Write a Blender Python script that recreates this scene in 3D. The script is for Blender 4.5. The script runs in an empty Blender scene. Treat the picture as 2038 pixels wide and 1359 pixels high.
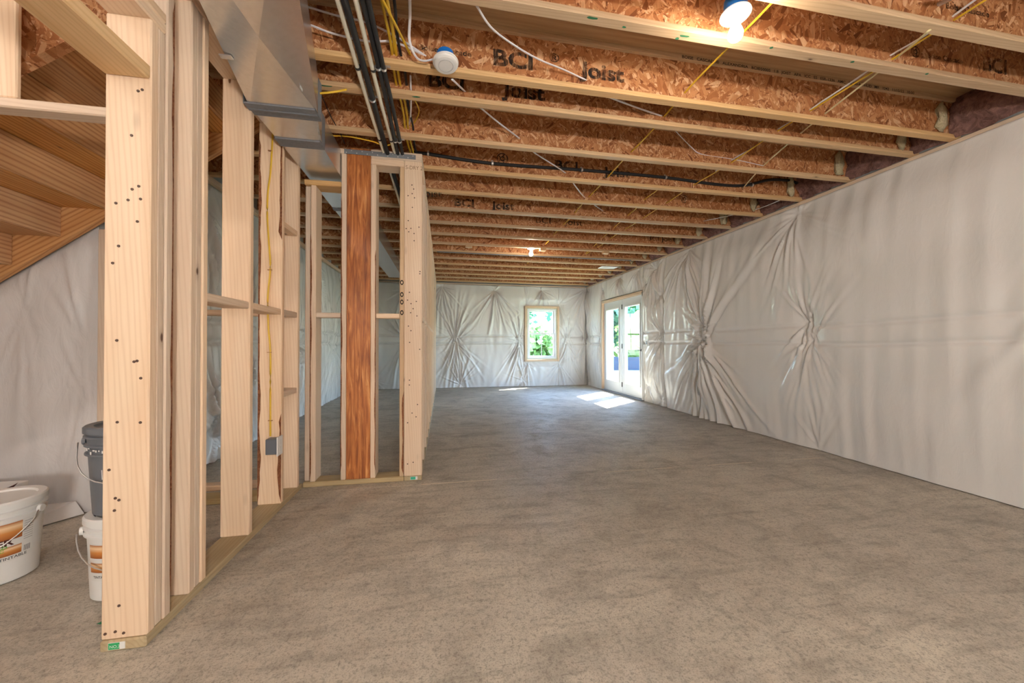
import bpy, bmesh, math, random
import numpy as np
from mathutils import Vector, Matrix

random.seed(7)
rng = np.random.default_rng(7)
scene = bpy.context.scene
COL = scene.collection
PI = math.pi

# ------------------------------------------------------------------ camera
F_PX, CX, CY, CAM_H = 738.0, 1019.0, 679.5, 1.07
VPX, VPY = 882.0, 685.0
yc = Vector((VPX - CX, -(VPY - CY), F_PX)).normalized()      # room depth axis seen by the camera (right, up, forward)
pt = math.atan((VPY - CY) / F_PX)
zc = Vector((0, math.cos(pt), math.sin(pt)))
zc = (zc - yc * zc.dot(yc)).normalized()
xc = Vector((yc.y * zc.z - yc.z * zc.y, yc.z * zc.x - yc.x * zc.z, yc.x * zc.y - yc.y * zc.x))
if xc.x < 0: xc = -xc
cam_d = bpy.data.cameras.new('camera'); cam = bpy.data.objects.new('camera', cam_d); COL.objects.link(cam)
cam_d.sensor_width = 36.0; cam_d.sensor_fit = 'HORIZONTAL'; cam_d.lens = F_PX / 2038.0 * 36.0
cam_d.clip_start = 0.02; cam_d.clip_end = 300
right = Vector((xc.x, yc.x, zc.x)); up = Vector((xc.y, yc.y, zc.y)); fwd = Vector((xc.z, yc.z, zc.z))
R3 = Matrix((right, up, -fwd)).transposed()
cam.matrix_world = Matrix.Translation((0, 0, CAM_H)) @ R3.to_4x4()
scene.camera = cam

def ray(u, v):
    c = ((u - CX) / F_PX, -(v - CY) / F_PX, 1.0)
    return right * c[0] + up * c[1] + fwd * c[2]
def at(u, v, X=None, Y=None, Z=None):
    r = ray(u, v)
    if X is not None: t = X / r.x
    elif Y is not None: t = Y / r.y
    else: t = (Z - CAM_H) / r.z
    return Vector((0, 0, CAM_H)) + r * t

# ------------------------------------------------------------------ world, sun, exposure
w = bpy.data.worlds.new('sky'); scene.world = w; w.use_nodes = True
nt = w.node_tree; nt.nodes.clear()
sk = nt.nodes.new('ShaderNodeTexSky'); sk.sky_type = 'NISHITA'; sk.sun_disc = False
sk.sun_elevation = math.radians(52); sk.sun_rotation = math.radians(53); sk.air_density = 1.0; sk.dust_density = 0.5; sk.ozone_density = 3.0
bg = nt.nodes.new('ShaderNodeBackground'); bg.inputs['Strength'].default_value = 3.0
wo = nt.nodes.new('ShaderNodeOutputWorld')
nt.links.new(sk.outputs[0], bg.inputs['Color']); nt.links.new(bg.outputs[0], wo.inputs[0])
sd = bpy.data.lights.new('sun', 'SUN'); sd.energy = 48.0; sd.angle = math.radians(0.6); sd.color = (1.0, 0.96, 0.9)
sun = bpy.data.objects.new('sun', sd); COL.objects.link(sun)
sun.rotation_euler = Vector((-0.624, -0.462, -1.0)).to_track_quat('-Z', 'Y').to_euler(); sun.location = (10, 14, 12)
scene.view_settings.view_transform = 'Standard'; scene.view_settings.look = 'None'
scene.view_settings.gamma = 1.0; scene.view_settings.use_curve_mapping = False
scene.view_settings.exposure = 0.42
BULB = 190.0; FILL_BULB = 850.0; FILL_LENS = 340.0  # visible bulbs first, then the unseen lamps added for fill

# ------------------------------------------------------------------ materials
MATS = {}
class NT:
    def __init__(s, name):
        s.m = bpy.data.materials.new(name); s.m.use_nodes = True; s.t = s.m.node_tree; s.t.nodes.clear()
        s.out = s.n('ShaderNodeOutputMaterial'); s.b = s.n('ShaderNodeBsdfPrincipled'); s.l(s.b.outputs[0], s.out.inputs[0])
    def n(s, k, **kw):
        x = s.t.nodes.new(k)
        for a, v in kw.items(): setattr(x, a, v)
        return x
    def l(s, a, b): s.t.links.new(a, b)
    def val(s, sock, v):
        if hasattr(v, 'is_output'): s.l(v, sock)
        else: sock.default_value = v
    def math(s, op, a, b=None, clamp=False):
        x = s.n('ShaderNodeMath', operation=op); x.use_clamp = clamp
        s.val(x.inputs[0], a)
        if b is not None: s.val(x.inputs[1], b)
        return x.outputs[0]
    def mix(s, fac, a, b, mode='MIX'):
        x = s.n('ShaderNodeMix', data_type='RGBA', blend_type=mode)
        s.val(x.inputs[0], fac)
        for i, v in ((6, a), (7, b)):
            if hasattr(v, 'is_output'): s.l(v, x.inputs[i])
            else: x.inputs[i].default_value = (*v, 1)
        return x.outputs[2]
    def ramp(s, fac, stops, interp='LINEAR'):
        x = s.n('ShaderNodeValToRGB'); x.color_ramp.interpolation = interp
        e = x.color_ramp.elements
        while len(e) < len(stops): e.new(0.5)
        for el, (p, c) in zip(e, stops):
            el.position = p; el.color = (*c, 1) if len(c) == 3 else c
        s.val(x.inputs[0], fac); return x.outputs[0]
    def coords(s, scale=(1, 1, 1), rot=(0, 0, 0), rnd=True, kind='Object'):
        tc = s.n('ShaderNodeTexCoord'); v = tc.outputs[kind]
        if rnd:
            oi = s.n('ShaderNodeObjectInfo'); s.rand = oi.outputs['Random']
            k = s.n('ShaderNodeVectorMath', operation='SCALE'); k.inputs[0].default_value = (31.7, 17.3, 23.9); s.l(oi.outputs['Random'], k.inputs['Scale'])
            a = s.n('ShaderNodeVectorMath', operation='ADD'); s.l(v, a.inputs[0]); s.l(k.outputs[0], a.inputs[1]); v = a.outputs[0]
        mp = s.n('ShaderNodeMapping'); mp.inputs['Scale'].default_value = scale; mp.inputs['Rotation'].default_value = rot
        s.l(v, mp.inputs[0]); return mp.outputs[0]
    def noise(s, vec, scale=5, detail=4, rough=0.55, dist=0.0):
        x = s.n('ShaderNodeTexNoise'); s.l(vec, x.inputs['Vector']); x.inputs['Scale'].default_value = scale
        x.inputs['Detail'].default_value = detail; x.inputs['Roughness'].default_value = rough; x.inputs['Distortion'].default_value = dist
        return x.outputs[0]
    def voro(s, vec, scale=5, feat='F1'):
        x = s.n('ShaderNodeTexVoronoi', feature=feat); s.l(vec, x.inputs['Vector']); x.inputs['Scale'].default_value = scale
        return x
    def bump(s, h, strength=0.3, dist=0.01):
        x = s.n('ShaderNodeBump'); x.inputs['Strength'].default_value = strength; x.inputs['Distance'].default_value = dist
        s.val(x.inputs['Height'], h); s.l(x.outputs[0], s.b.inputs['Normal'])
    def done(s, color, rough=0.6, metal=0.0, spec=0.5):
        if hasattr(color, 'is_output'): s.l(color, s.b.inputs['Base Color'])
        else: s.b.inputs['Base Color'].default_value = (*color, 1)
        s.val(s.b.inputs['Roughness'], rough); s.b.inputs['Metallic'].default_value = metal
        s.b.inputs['Specular IOR Level'].default_value = spec
        return s.m

def wood(kind, axis):
    key = kind + '_' + 'xyz'[axis]
    if key in MATS: return MATS[key]
    light, mid, dark, knot = {
        'pine':    ((0.76, 0.60, 0.45), (0.70, 0.52, 0.37), (0.54, 0.35, 0.22), 0.7),
        'flange':  ((0.70, 0.49, 0.28), (0.61, 0.39, 0.20), (0.43, 0.25, 0.11), 0.15),
        'orange':  ((0.66, 0.38, 0.175), (0.57, 0.295, 0.12), (0.36, 0.14, 0.045), 0.5),
        'treated': ((0.52, 0.40, 0.22), (0.45, 0.33, 0.16), (0.32, 0.22, 0.10), 0.3),
        'hemfir':  ((0.70, 0.43, 0.16), (0.62, 0.35, 0.11), (0.45, 0.22, 0.07), 0.3),
    }[kind]
    m = NT(key)
    sc = [16.0, 16.0, 16.0]; sc[axis] = 0.9
    v = m.coords(sc)
    n1 = m.noise(v, 1.0, 3, 0.5, 0.6)
    rings = m.n('ShaderNodeTexWave', wave_type='BANDS', bands_direction='DIAGONAL', wave_profile='SIN')
    m.l(v, rings.inputs['Vector']); rings.inputs['Scale'].default_value = 1.5 if kind == 'orange' else 2.2; rings.inputs['Distortion'].default_value = 5.0
    rings.inputs['Detail'].default_value = 2.0; rings.inputs['Detail Scale'].default_value = 0.7
    sc2 = [90.0, 90.0, 90.0]; sc2[axis] = 3.0
    fine = m.noise(m.coords(sc2), 1.0, 3, 0.6)
    c = m.ramp(n1, [(0.3, mid), (0.62, light)])
    ringf = m.math('MULTIPLY', m.math('POWER', rings.outputs['Fac'], 3.0), 0.75 if kind == 'orange' else 0.30)
    c = m.mix(ringf, c, dark)
    c = m.mix(m.math('MULTIPLY', m.math('SUBTRACT', fine, 0.45, True), 1.1), c, mid)
    # sparse knots with a dark eye
    sk_ = [11.0, 11.0, 11.0]; sk_[axis] = 4.0
    kv = m.voro(m.coords(sk_), 1.0)
    sp = m.n('ShaderNodeSeparateColor'); m.l(kv.outputs['Color'], sp.inputs[0])
    pick = m.math('GREATER_THAN', sp.outputs[0], 1.0 - knot * 0.5)
    eye = m.math('MULTIPLY', m.ramp(kv.outputs['Distance'], [(0.05, (1, 1, 1)), (0.085, (0.25, 0.25, 0.25)), (0.2, (0, 0, 0))]), pick)
    c = m.mix(eye, c, (0.11, 0.045, 0.02))
    hs = m.n('ShaderNodeHueSaturation'); m.l(c, hs.inputs['Color'])
    m.l(m.math('ADD', m.math('MULTIPLY', m.rand, 0.25), 0.86), hs.inputs['Value'])
    m.l(m.math('ADD', m.math('MULTIPLY', m.rand, 0.3), 0.85), hs.inputs['Saturation'])
    m.bump(fine, 0.12, 0.002)
    MATS[key] = m.done(hs.outputs[0], 0.55, 0, 0.35)
    return MATS[key]

def osb():
    if 'osb' in MATS: return MATS['osb']
    m = NT('osb')
    base = m.coords((1, 1, 1))
    def strands(cell, seed, sx, sz):
        off = m.n('ShaderNodeVectorMath', operation='ADD'); m.l(base, off.inputs[0]); off.inputs[1].default_value = (seed * 3.1, seed * 1.7, seed * 2.3)
        cv = m.voro(off.outputs[0], 1.0 / cell); sp_ = m.n('ShaderNodeSeparateColor'); m.l(cv.outputs['Color'], sp_.inputs[0])
        vr = m.n('ShaderNodeVectorRotate', rotation_type='Y_AXIS'); m.l(off.outputs[0], vr.inputs['Vector'])
        m.l(m.math('MULTIPLY', m.math('SUBTRACT', sp_.outputs[0], 0.5), 2.6), vr.inputs['Angle'])
        sc = m.n('ShaderNodeVectorMath', operation='MULTIPLY'); m.l(vr.outputs[0], sc.inputs[0]); sc.inputs[1].default_value = (sx, 1, sz)
        vo = m.voro(sc.outputs[0], 1.0); s2_ = m.n('ShaderNodeSeparateColor'); m.l(vo.outputs['Color'], s2_.inputs[0])
        return s2_.outputs[0], s2_.outputs[1]
    a1, a2 = strands(0.055, 1, 75, 15); b1_, b2_ = strands(0.085, 2, 48, 10); c1_, _c = strands(0.03, 3, 120, 26)
    def sel(cond, x, y):
        return m.math('ADD', m.math('MULTIPLY', cond, x), m.math('MULTIPLY', m.math('SUBTRACT', 1.0, cond), y))
    s1 = sel(m.math('GREATER_THAN', a2, 0.55), c1_, a1)
    s3 = sel(m.math('GREATER_THAN', b2_, 0.62), b1_, s1)
    col = m.ramp(s3, [(0.0, (0.20, 0.062, 0.02)), (0.14, (0.38, 0.14, 0.05)), (0.5, (0.52, 0.225, 0.09)), (0.8, (0.62, 0.315, 0.145)), (1.0, (0.80, 0.52, 0.31))])
    st = m.noise(m.coords((120, 120, 30)), 1.0, 3)
    col = m.mix(m.math('MULTIPLY', m.math('SUBTRACT', st, 0.45, True), 1.0), col, (0.24, 0.085, 0.03))
    m.bump(s3, 0.35, 0.003)
    MATS['osb'] = m.done(col, 0.5, 0, 0.4)
    return MATS['osb']

def simple(name, col, rough=0.5, metal=0.0, spec=0.5, var=0.0, scale=20):
    if name in MATS: return MATS[name]
    m = NT(name)
    if var:
        n = m.noise(m.coords(), scale, 4)
        c = m.mix(n, tuple(max(0, x * (1 - var)) for x in col), tuple(min(1, x * (1 + var)) for x in col))
    else: c = col
    MATS[name] = m.done(c, rough, metal, spec); return MATS[name]

def concrete():
    m = NT('concrete')
    v = m.coords((1, 1, 1), rnd=False)
    big = m.noise(v, 0.7, 5, 0.6, 0.4)
    med = m.noise(m.coords((1, 1, 1), (0, 0, 0.5), rnd=False), 3.2, 6, 0.65, 0.8)
    streak = m.noise(m.coords((1.2, 7, 1), (0, 0, -0.35), rnd=False), 2.0, 5, 0.6, 0.6)
    fine = m.noise(v, 55, 5, 0.75)
    grit = m.noise(v, 160, 3, 0.7)
    base = m.ramp(big, [(0.3, (0.47, 0.43, 0.37)), (0.5, (0.57, 0.522, 0.445)), (0.7, (0.67, 0.613, 0.515))])
    base = m.mix(m.math('MULTIPLY', m.ramp(med, [(0.46, (0, 0, 0)), (0.66, (1, 1, 1))]), 0.38), base, (0.20, 0.18, 0.16))
    base = m.mix(m.math('MULTIPLY', m.ramp(streak, [(0.5, (0, 0, 0)), (0.7, (1, 1, 1))]), 0.42), base, (0.21, 0.188, 0.16))
    base = m.mix(m.math('MULTIPLY', m.ramp(fine, [(0.5, (0, 0, 0)), (0.64, (1, 1, 1))]), 0.6), base, (0.20, 0.178, 0.15))
    base = m.mix(m.math('MULTIPLY', m.ramp(grit, [(0.52, (0, 0, 0)), (0.66, (1, 1, 1))]), 0.65), base, (0.17, 0.15, 0.125))
    blot = m.noise(v, 13, 6, 0.72, 0.9)
    base = m.mix(m.math('MULTIPLY', m.ramp(blot, [(0.50, (0, 0, 0)), (0.66, (1, 1, 1))]), 0.28), base, (0.20, 0.178, 0.15))
    base = m.mix(m.math('MULTIPLY', m.ramp(blot, [(0.34, (1, 1, 1)), (0.46, (0, 0, 0))]), 0.2), base, (0.58, 0.505, 0.40))
    scr = m.noise(m.coords((1.5, 26, 1), (0, 0, 0.9), rnd=False), 3.0, 4, 0.6, 0.3)
    base = m.mix(m.math('MULTIPLY', m.ramp(scr, [(0.66, (0, 0, 0)), (0.74, (1, 1, 1))]), 0.5), base, (0.14, 0.12, 0.105))
    spk = m.voro(m.coords(rnd=False), 3.0)
    base = m.mix(m.ramp(spk.outputs['Distance'], [(0.012, (1, 1, 1)), (0.02, (0, 0, 0))]), base, (0.5, 0.45, 0.36))
    m.bump(m.math('ADD', m.math('MULTIPLY', fine, 0.6), m.math('MULTIPLY', grit, 0.4)), 0.3, 0.004)
    rg = m.ramp(med, [(0.35, (0.50, 0.50, 0.50)), (0.7, (0.75, 0.75, 0.75))])
    return m.done(base, rg, 0, 0.28)

def vinyl(name, col, rough=0.26, wr=0.22):
    if name in MATS: return MATS[name]
    m = NT(name)
    n = m.noise(m.coords((1, 1, 1)), 2.5, 3)
    c = m.mix(n, tuple(x * 0.96 for x in col), col)
    h = m.noise(m.coords((14, 14, 5)), 1.0, 4, 0.6, 1.2)
    m.bump(h, wr, 0.012)
    MATS[name] = m.done(c, rough, 0, 0.5); return MATS[name]

def psl():
    m = NT('engineered_lumber')
    v = m.coords((38, 38, 2.6)); n = m.noise(v, 1.0, 4, 0.6, 1.6)
    v2 = m.coords((14, 14, 1.6)); n2 = m.noise(v2, 1.0, 3, 0.5, 1.0)
    c = m.ramp(n, [(0.32, (0.20, 0.055, 0.016)), (0.46, (0.38, 0.12, 0.032)), (0.58, (0.52, 0.19, 0.05)), (0.72, (0.72, 0.36, 0.13))])
    c = m.mix(m.math('MULTIPLY', m.ramp(n2, [(0.5, (0, 0, 0)), (0.75, (1, 1, 1))]), 0.6), c, (0.16, 0.045, 0.014))
    m.bump(n, 0.3, 0.004)
    return m.done(c, 0.42, 0, 0.5)

def galv():
    m = NT('galvanised_steel')
    v = m.coords((1, 1, 1)); sp = m.voro(m.coords((60, 60, 60)), 1.0)
    s_ = m.n('ShaderNodeSeparateColor'); m.l(sp.outputs['Color'], s_.inputs[0])
    n = m.noise(v, 220, 2)
    c = m.mix(m.math('MULTIPLY', s_.outputs[0], 0.5), (0.66, 0.665, 0.67), (0.76, 0.76, 0.765))
    return m.done(c, 0.27, 0.9, 0.5)

def ink():
    m = NT('stencil_ink')
    n = m.noise(m.coords((30, 30, 6)), 1.0, 4, 0.75)
    f = m.ramp(n, [(0.42, (0.95, 0.95, 0.95)), (0.62, (0.15, 0.15, 0.15))])
    tr = m.n('ShaderNodeBsdfTransparent'); mx = m.n('ShaderNodeMixShader')
    m.done((0.016, 0.012, 0.010), 0.7)
    m.l(f, mx.inputs[0]); m.l(tr.outputs[0], mx.inputs[1]); m.l(m.b.outputs[0], mx.inputs[2]); m.l(mx.outputs[0], m.out.inputs[0])
    return m.m

def glass():
    m = NT('window_glass')
    tr = m.n('ShaderNodeBsdfTransparent'); tr.inputs[0].default_value = (0.94, 0.98, 0.98, 1)
    gl = m.n('ShaderNodeBsdfGlossy'); gl.inputs['Roughness'].default_value = 0.02
    lw = m.n('ShaderNodeLayerWeight'); lw.inputs[0].default_value = 0.5
    fac = m.math('ADD', m.math('MULTIPLY', m.math('POWER', lw.outputs['Facing'], 5.0), 0.6), 0.03)
    mx = m.n('ShaderNodeMixShader'); m.l(fac, mx.inputs[0]); m.l(tr.outputs[0], mx.inputs[1]); m.l(gl.outputs[0], mx.inputs[2])
    m.l(mx.outputs[0], m.out.inputs[0]); return m.m

def emis(name, col, strength):
    if name in MATS: return MATS[name]
    m = NT(name); e = m.n('ShaderNodeEmission'); e.inputs[0].default_value = (*col, 1); e.inputs[1].default_value = strength
    m.l(e.outputs[0], m.out.inputs[0]); MATS[name] = m.m; return m.m

def fluff(name, a, b, scale):
    m = NT(name); v = m.coords((1, 1, 1)); n = m.noise(v, scale, 5, 0.7, 1.5)
    c = m.ramp(n, [(0.3, a), (0.7, b)]); m.bump(n, 0.8, 0.02); return m.done(c, 0.95, 0, 0.1)

M_CONC = concrete(); M_PSL = psl(); M_GALV = galv(); M_INK = ink(); M_GLASS = glass()
M_VINYL = vinyl('white_vinyl_facing', (0.80, 0.785, 0.77))
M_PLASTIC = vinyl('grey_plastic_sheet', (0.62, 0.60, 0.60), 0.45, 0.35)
M_FOAM = fluff('spray_foam', (0.55, 0.46, 0.27), (0.78, 0.70, 0.48), 30)
M_BATT = fluff('fibreglass', (0.10, 0.05, 0.045), (0.36, 0.20, 0.17), 16)
M_WHITE = simple('white_paint', (0.80, 0.81, 0.82), 0.35)
M_DOOR = simple('door_paint', (0.68, 0.70, 0.72), 0.4)
M_PORC = simple('porcelain', (0.85, 0.85, 0.84), 0.25)
M_BLUE = simple('blue_box_plastic', (0.01, 0.20, 0.72), 0.4)
M_BLACK = simple('black_foam_rubber', (0.013, 0.013, 0.015), 0.7)
M_CREAM = simple('cream_pipe', (0.80, 0.76, 0.62), 0.35, var=0.05)
M_YEL = simple('yellow_cable', (0.72, 0.46, 0.03), 0.4)
M_WCAB = simple('white_cable', (0.80, 0.80, 0.84), 0.4)
M_STEEL = simple('bright_steel', (0.62, 0.62, 0.63), 0.35, 0.9)
M_DSTEEL = simple('dark_steel', (0.23, 0.25, 0.28), 0.5, 0.5)
M_MASTIC = simple('grey_duct_sealant', (0.19, 0.20, 0.225), 0.75, var=0.2, scale=60)
M_GREYPL = simple('grey_plastic', (0.135, 0.15, 0.175), 0.4, var=0.08)
M_WPL = simple('white_plastic', (0.74, 0.74, 0.73), 0.4, var=0.03)
M_BARK = fluff('bark_wane', (0.13, 0.035, 0.02), (0.42, 0.19, 0.09), 45)
M_BLACKMETAL = simple('black_metal', (0.01, 0.01, 0.012), 0.4)
M_SUB = wood('flange', 0)
M_GREEN = simple('green_print', (0.02, 0.36, 0.12), 0.5)
M_GREENCHALK = simple('green_mark', (0.04, 0.19, 0.09), 0.8)
M_BULB = emis('lit_bulb', (1.0, 0.84, 0.66), BULB); M_BULB2 = emis('added_fill_bulb', (1.0, 0.92, 0.82), FILL_BULB)  # the second, stronger emission is for the added unseen bulbs

# ------------------------------------------------------------------ helpers
def put(o, parent=None):
    COL.objects.link(o)
    if parent is not None: o.parent = parent
    return o
def thing(name, label, cat, loc=(0, 0, 0), group=None, kind=None):
    o = bpy.data.objects.new(name, None); o.empty_display_size = 0.1; put(o); o.location = loc
    tag(o, label, cat, group, kind); return o
def tag(o, label=None, cat=None, group=None, kind=None):
    if label: o['label'] = label
    if cat: o['category'] = cat
    if group: o['group'] = group
    if kind: o['kind'] = kind
    return o
def world_loc(p):
    v = Vector((0, 0, 0))
    while p is not None: v += Vector(p.location); p = p.parent
    return v
def bm_obj(name, bm, mat, parent=None, origin=None, smooth=False):
    """bm in world coordinates; the object's origin goes to `origin` (default: the centre)"""
    vs = [v.co for v in bm.verts]
    if origin is None:
        lo = Vector((min(v.x for v in vs), min(v.y for v in vs), min(v.z for v in vs)))
        hi = Vector((max(v.x for v in vs), max(v.y for v in vs), max(v.z for v in vs)))
        origin = (lo + hi) / 2
    origin = Vector(origin)
    for v in bm.verts: v.co -= origin
    me = bpy.data.meshes.new(name); bm.to_mesh(me); bm.free()
    if mat: me.materials.append(mat)
    if smooth: me.shade_smooth()
    o = bpy.data.objects.new(name, me); put(o, parent)
    o.location = origin - world_loc(parent)
    return o
def add_box(bm, lo, hi, bev=0.0):
    lo = Vector(lo); hi = Vector(hi)
    r = bmesh.ops.create_cube(bm, size=1.0)
    for v in r['verts']: v.co = Vector(((lo + hi) / 2)[i] + v.co[i] * (hi - lo)[i] for i in range(3))
    if bev:
        es = list({e for v in r['verts'] for e in v.link_edges})
        bmesh.ops.bevel(bm, geom=es, offset=bev, segments=1, affect='EDGES')
def box(name, lo, hi, mat, parent=None, bev=0.002):
    bm = bmesh.new(); add_box(bm, lo, hi, bev); return bm_obj(name, bm, mat, parent)
def board(name, lo, hi, kind, parent=None, bev=0.005):
    d = [abs(hi[i] - lo[i]) for i in range(3)]
    return box(name, lo, hi, wood(kind, d.index(max(d))), parent, bev)
def add_tube(bm, pts, r, seg=8, flat=None):
    pts = [Vector(p) for p in pts]; rings = []
    for i, p in enumerate(pts):
        a = pts[max(i - 1, 0)]; b = pts[min(i + 1, len(pts) - 1)]
        t = (b - a).normalized()
        s = t.cross(Vector((0, 0, 1)))
        if s.length < 1e-3: s = t.cross(Vector((1, 0, 0)))
        s.normalize(); u = s.cross(t)
        ru = r if flat is None else r * flat
        rings.append([bm.verts.new(p + s * math.cos(2 * PI * k / seg) * r + u * math.sin(2 * PI * k / seg) * ru) for k in range(seg)])
    for a, b in zip(rings, rings[1:]):
        for k in range(seg): bm.faces.new((a[k], a[(k + 1) % seg], b[(k + 1) % seg], b[k]))
    bm.faces.new(rings[0][::-1]); bm.faces.new(rings[-1])
def smooth_path(pts, n=6):
    pts = [Vector(p) for p in pts]
    if len(pts) < 3: return pts
    out = []
    for i in range(len(pts) - 1):
        p0, p1, p2, p3 = pts[max(i - 1, 0)], pts[i], pts[i + 1], pts[min(i + 2, len(pts) - 1)]
        for k in range(n):
            t = k / n
            out.append(0.5 * ((2 * p1) + (p2 - p0) * t + (2 * p0 - 5 * p1 + 4 * p2 - p3) * t * t + (3 * p1 - p0 - 3 * p2 + p3) * t ** 3))
    out.append(pts[-1]); return out
def tube(name, pts, r, mat, parent=None, seg=8, flat=None, curve=True):
    bm = bmesh.new(); add_tube(bm, smooth_path(pts) if curve else pts, r, seg, flat); return bm_obj(name, bm, mat, parent, smooth=True)
def add_lathe(bm, prof, c, seg=32, axis=Vector((0, 0, 1))):
    c = Vector(c); q = Vector((0, 0, 1)).rotation_difference(axis); rings = []
    for r, z in prof:
        if r < 1e-5: rings.append([bm.verts.new(c + q @ Vector((0, 0, z)))])
        else: rings.append([bm.verts.new(c + q @ Vector((r * math.cos(2 * PI * k / seg), r * math.sin(2 * PI * k / seg), z))) for k in range(seg)])
    for a, b in zip(rings, rings[1:]):
        for k in range(seg):
            k2 = (k + 1) % seg
            if len(a) == 1 and len(b) == 1: continue
            if len(a) == 1: bm.faces.new((a[0], b[k2], b[k]))
            elif len(b) == 1: bm.faces.new((a[k], a[k2], b[0]))
            else: bm.faces.new((a[k], a[k2], b[k2], b[k]))
    bmesh.ops.recalc_face_normals(bm, faces=bm.faces)
def lathe(name, prof, c, mat, parent=None, seg=32, axis=Vector((0, 0, 1)), smooth=True):
    bm = bmesh.new(); add_lathe(bm, prof, c, seg, axis)
    o = bm_obj(name, bm, mat, parent)
    if smooth:
        o.data.shade_smooth()
        try: o.data.set_sharp_from_angle(angle=math.radians(35))
        except Exception: pass
    return o
def text(name, s, p, height, mat, parent, rot=(PI / 2, 0, 0), sx=1.0, bold=0.0):
    """flat lettering; p = lower-left corner"""
    cu = bpy.data.curves.new(name, 'FONT'); cu.body = s; cu.size = height / 0.72; cu.offset = bold; cu.resolution_u = 3
    tmp = bpy.data.objects.new('tmp', cu); COL.objects.link(tmp)
    me = bpy.data.meshes.new_from_object(tmp.evaluated_get(bpy.context.evaluated_depsgraph_get()))
    bpy.data.objects.remove(tmp); bpy.data.curves.remove(cu)
    me.transform(Matrix.Diagonal((sx, 1, 1, 1))); me.transform(Matrix.LocRotScale(None, __import__('mathutils').Euler(rot), None))
    me.materials.clear(); me.materials.append(mat); me.name = name
    o = bpy.data.objects.new(name, me); put(o, parent); o.location = Vector(p) - world_loc(parent); return o
def grid_obj(name, P, mat, parent=None, keep=None, smooth=True, flip=False):
    """P: (ns, nz, 3) array of points"""
    ns, nz, _ = P.shape
    c = P.reshape(-1, 3).mean(0)
    idx = np.arange(ns * nz).reshape(ns, nz)
    q = np.stack([idx[:-1, :-1], idx[1:, :-1], idx[1:, 1:], idx[:-1, 1:]], -1).reshape(-1, 4)
    if keep is not None: q = q[keep.reshape(-1)]
    if flip: q = q[:, ::-1]
    me = bpy.data.meshes.new(name)
    me.vertices.add(ns * nz); me.vertices.foreach_set('co', (P.reshape(-1, 3) - c).astype(np.float32).ravel())
    me.loops.add(q.size); me.loops.foreach_set('vertex_index', q.astype(np.int32).ravel())
    me.polygons.add(len(q)); me.polygons.foreach_set('loop_start', np.arange(0, q.size, 4, dtype=np.int32))
    me.update(calc_edges=True); me.materials.append(mat)
    if smooth: me.shade_smooth()
    o = bpy.data.objects.new(name, me); put(o, parent); o.location = Vector(c) - world_loc(parent); return o
def vnoise(x, y, seed, f):
    """cheap smooth noise, sum of rotated sines"""
    r = np.random.default_rng(seed); o = np.zeros_like(x)
    for k in range(7):
        a = r.uniform(0, 2 * PI); ff = f * r.uniform(0.6, 1.7); ph = r.uniform(0, 2 * PI)
        o += np.sin((x * math.cos(a) + y * math.sin(a)) * ff * 2 * PI + ph)
    return o / 7 * 1.6

# ------------------------------------------------------------------ dimensions
ZJ = 2.58          # underside of joists
ZT = 2.88          # underside of subfloor
XR = 3.74          # right foundation wall, inner face
YF = 9.26          # far wall, inner face
XL = -2.10         # left foundation wall, inner face (beyond the stairs)
YS = 2.81          # wall beside the stairs
YB = -2.6; XW = -4.9

# ------------------------------------------------------------------ shell
def struct(o): o['kind'] = 'structure'; return o
bm = bmesh.new()
YJ = 2.915
add_box(bm, (XW - .2, YB - .2, -0.15), (XR + .3, YJ - .003, 0.0))
add_box(bm, (XW - .2, YJ + .003, -0.15), (XR + .3, YF + .3, 0.0))
add_box(bm, (XW - .2, YJ - .003, -0.15), (XR + .3, YJ + .003, -0.006))
struct(bm_obj('floor', bm, M_CONC, origin=(0, 0, 0)))
FL = bpy.data.objects['floor']
for (xa, xb) in ((-.16, .42), (1.35, 1.7), (1.78, 1.95), (2.3, 2.75), (3.2, 3.5)):
    box('joint_dust', (xa, YJ - .004, -.005), (xb, YJ + .006, .0012), simple('pale_dust', (.62, .54, .42), .9, var=.2, scale=90), FL, 0)
ceil_m = NT('subfloor_underside')
cn = ceil_m.noise(ceil_m.coords((1.5, 40, 1)), 1.0, 5, 0.6)
ceil_m.done(ceil_m.ramp(cn, [(0.3, (0.38, 0.23, 0.11)), (0.7, (0.58, 0.39, 0.21))]), 0.6)
struct(box('ceiling', (XW - .2, YB - .2, ZT), (XR + .3, YF + .3, ZT + .02), ceil_m.m, bev=0))
M_FOUND = simple('foundation_concrete', (0.42, 0.42, 0.41), 0.8, var=0.15, scale=4)
DY0, DY1, DZ1 = 6.40, 8.22, 2.06      # door opening in the right wall
WX0, WX1, WZ0, WZ1 = 2.09, 2.90, 0.68, 2.00   # window opening in the far wall
bm = bmesh.new()
add_box(bm, (XR, YB - .2, 0), (XR + .24, DY0, ZT)); add_box(bm, (XR, DY1, 0), (XR + .24, YF + .24, ZT)); add_box(bm, (XR, DY0, DZ1), (XR + .24, DY1, ZT))
struct(bm_obj('wall_right', bm, M_FOUND))
bm = bmesh.new()
add_box(bm, (XL - .2, YF, 0), (WX0, YF + .24, ZT)); add_box(bm, (WX1, YF, 0), (XR, YF + .24, ZT))
add_box(bm, (WX0, YF, 0), (WX1, YF + .24, WZ0)); add_box(bm, (WX0, YF, WZ1), (WX1, YF + .24, ZT))
struct(bm_obj('wall_far', bm, M_FOUND))
struct(box('wall_left', (XL - .22, YS + .2, 0), (XL, YF, ZT), M_FOUND, bev=0))
struct(box('wall_stair_side', (XW, YS + .02, 0), (XL - .08, YS + .2, ZT), M_FOUND, bev=0))
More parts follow.
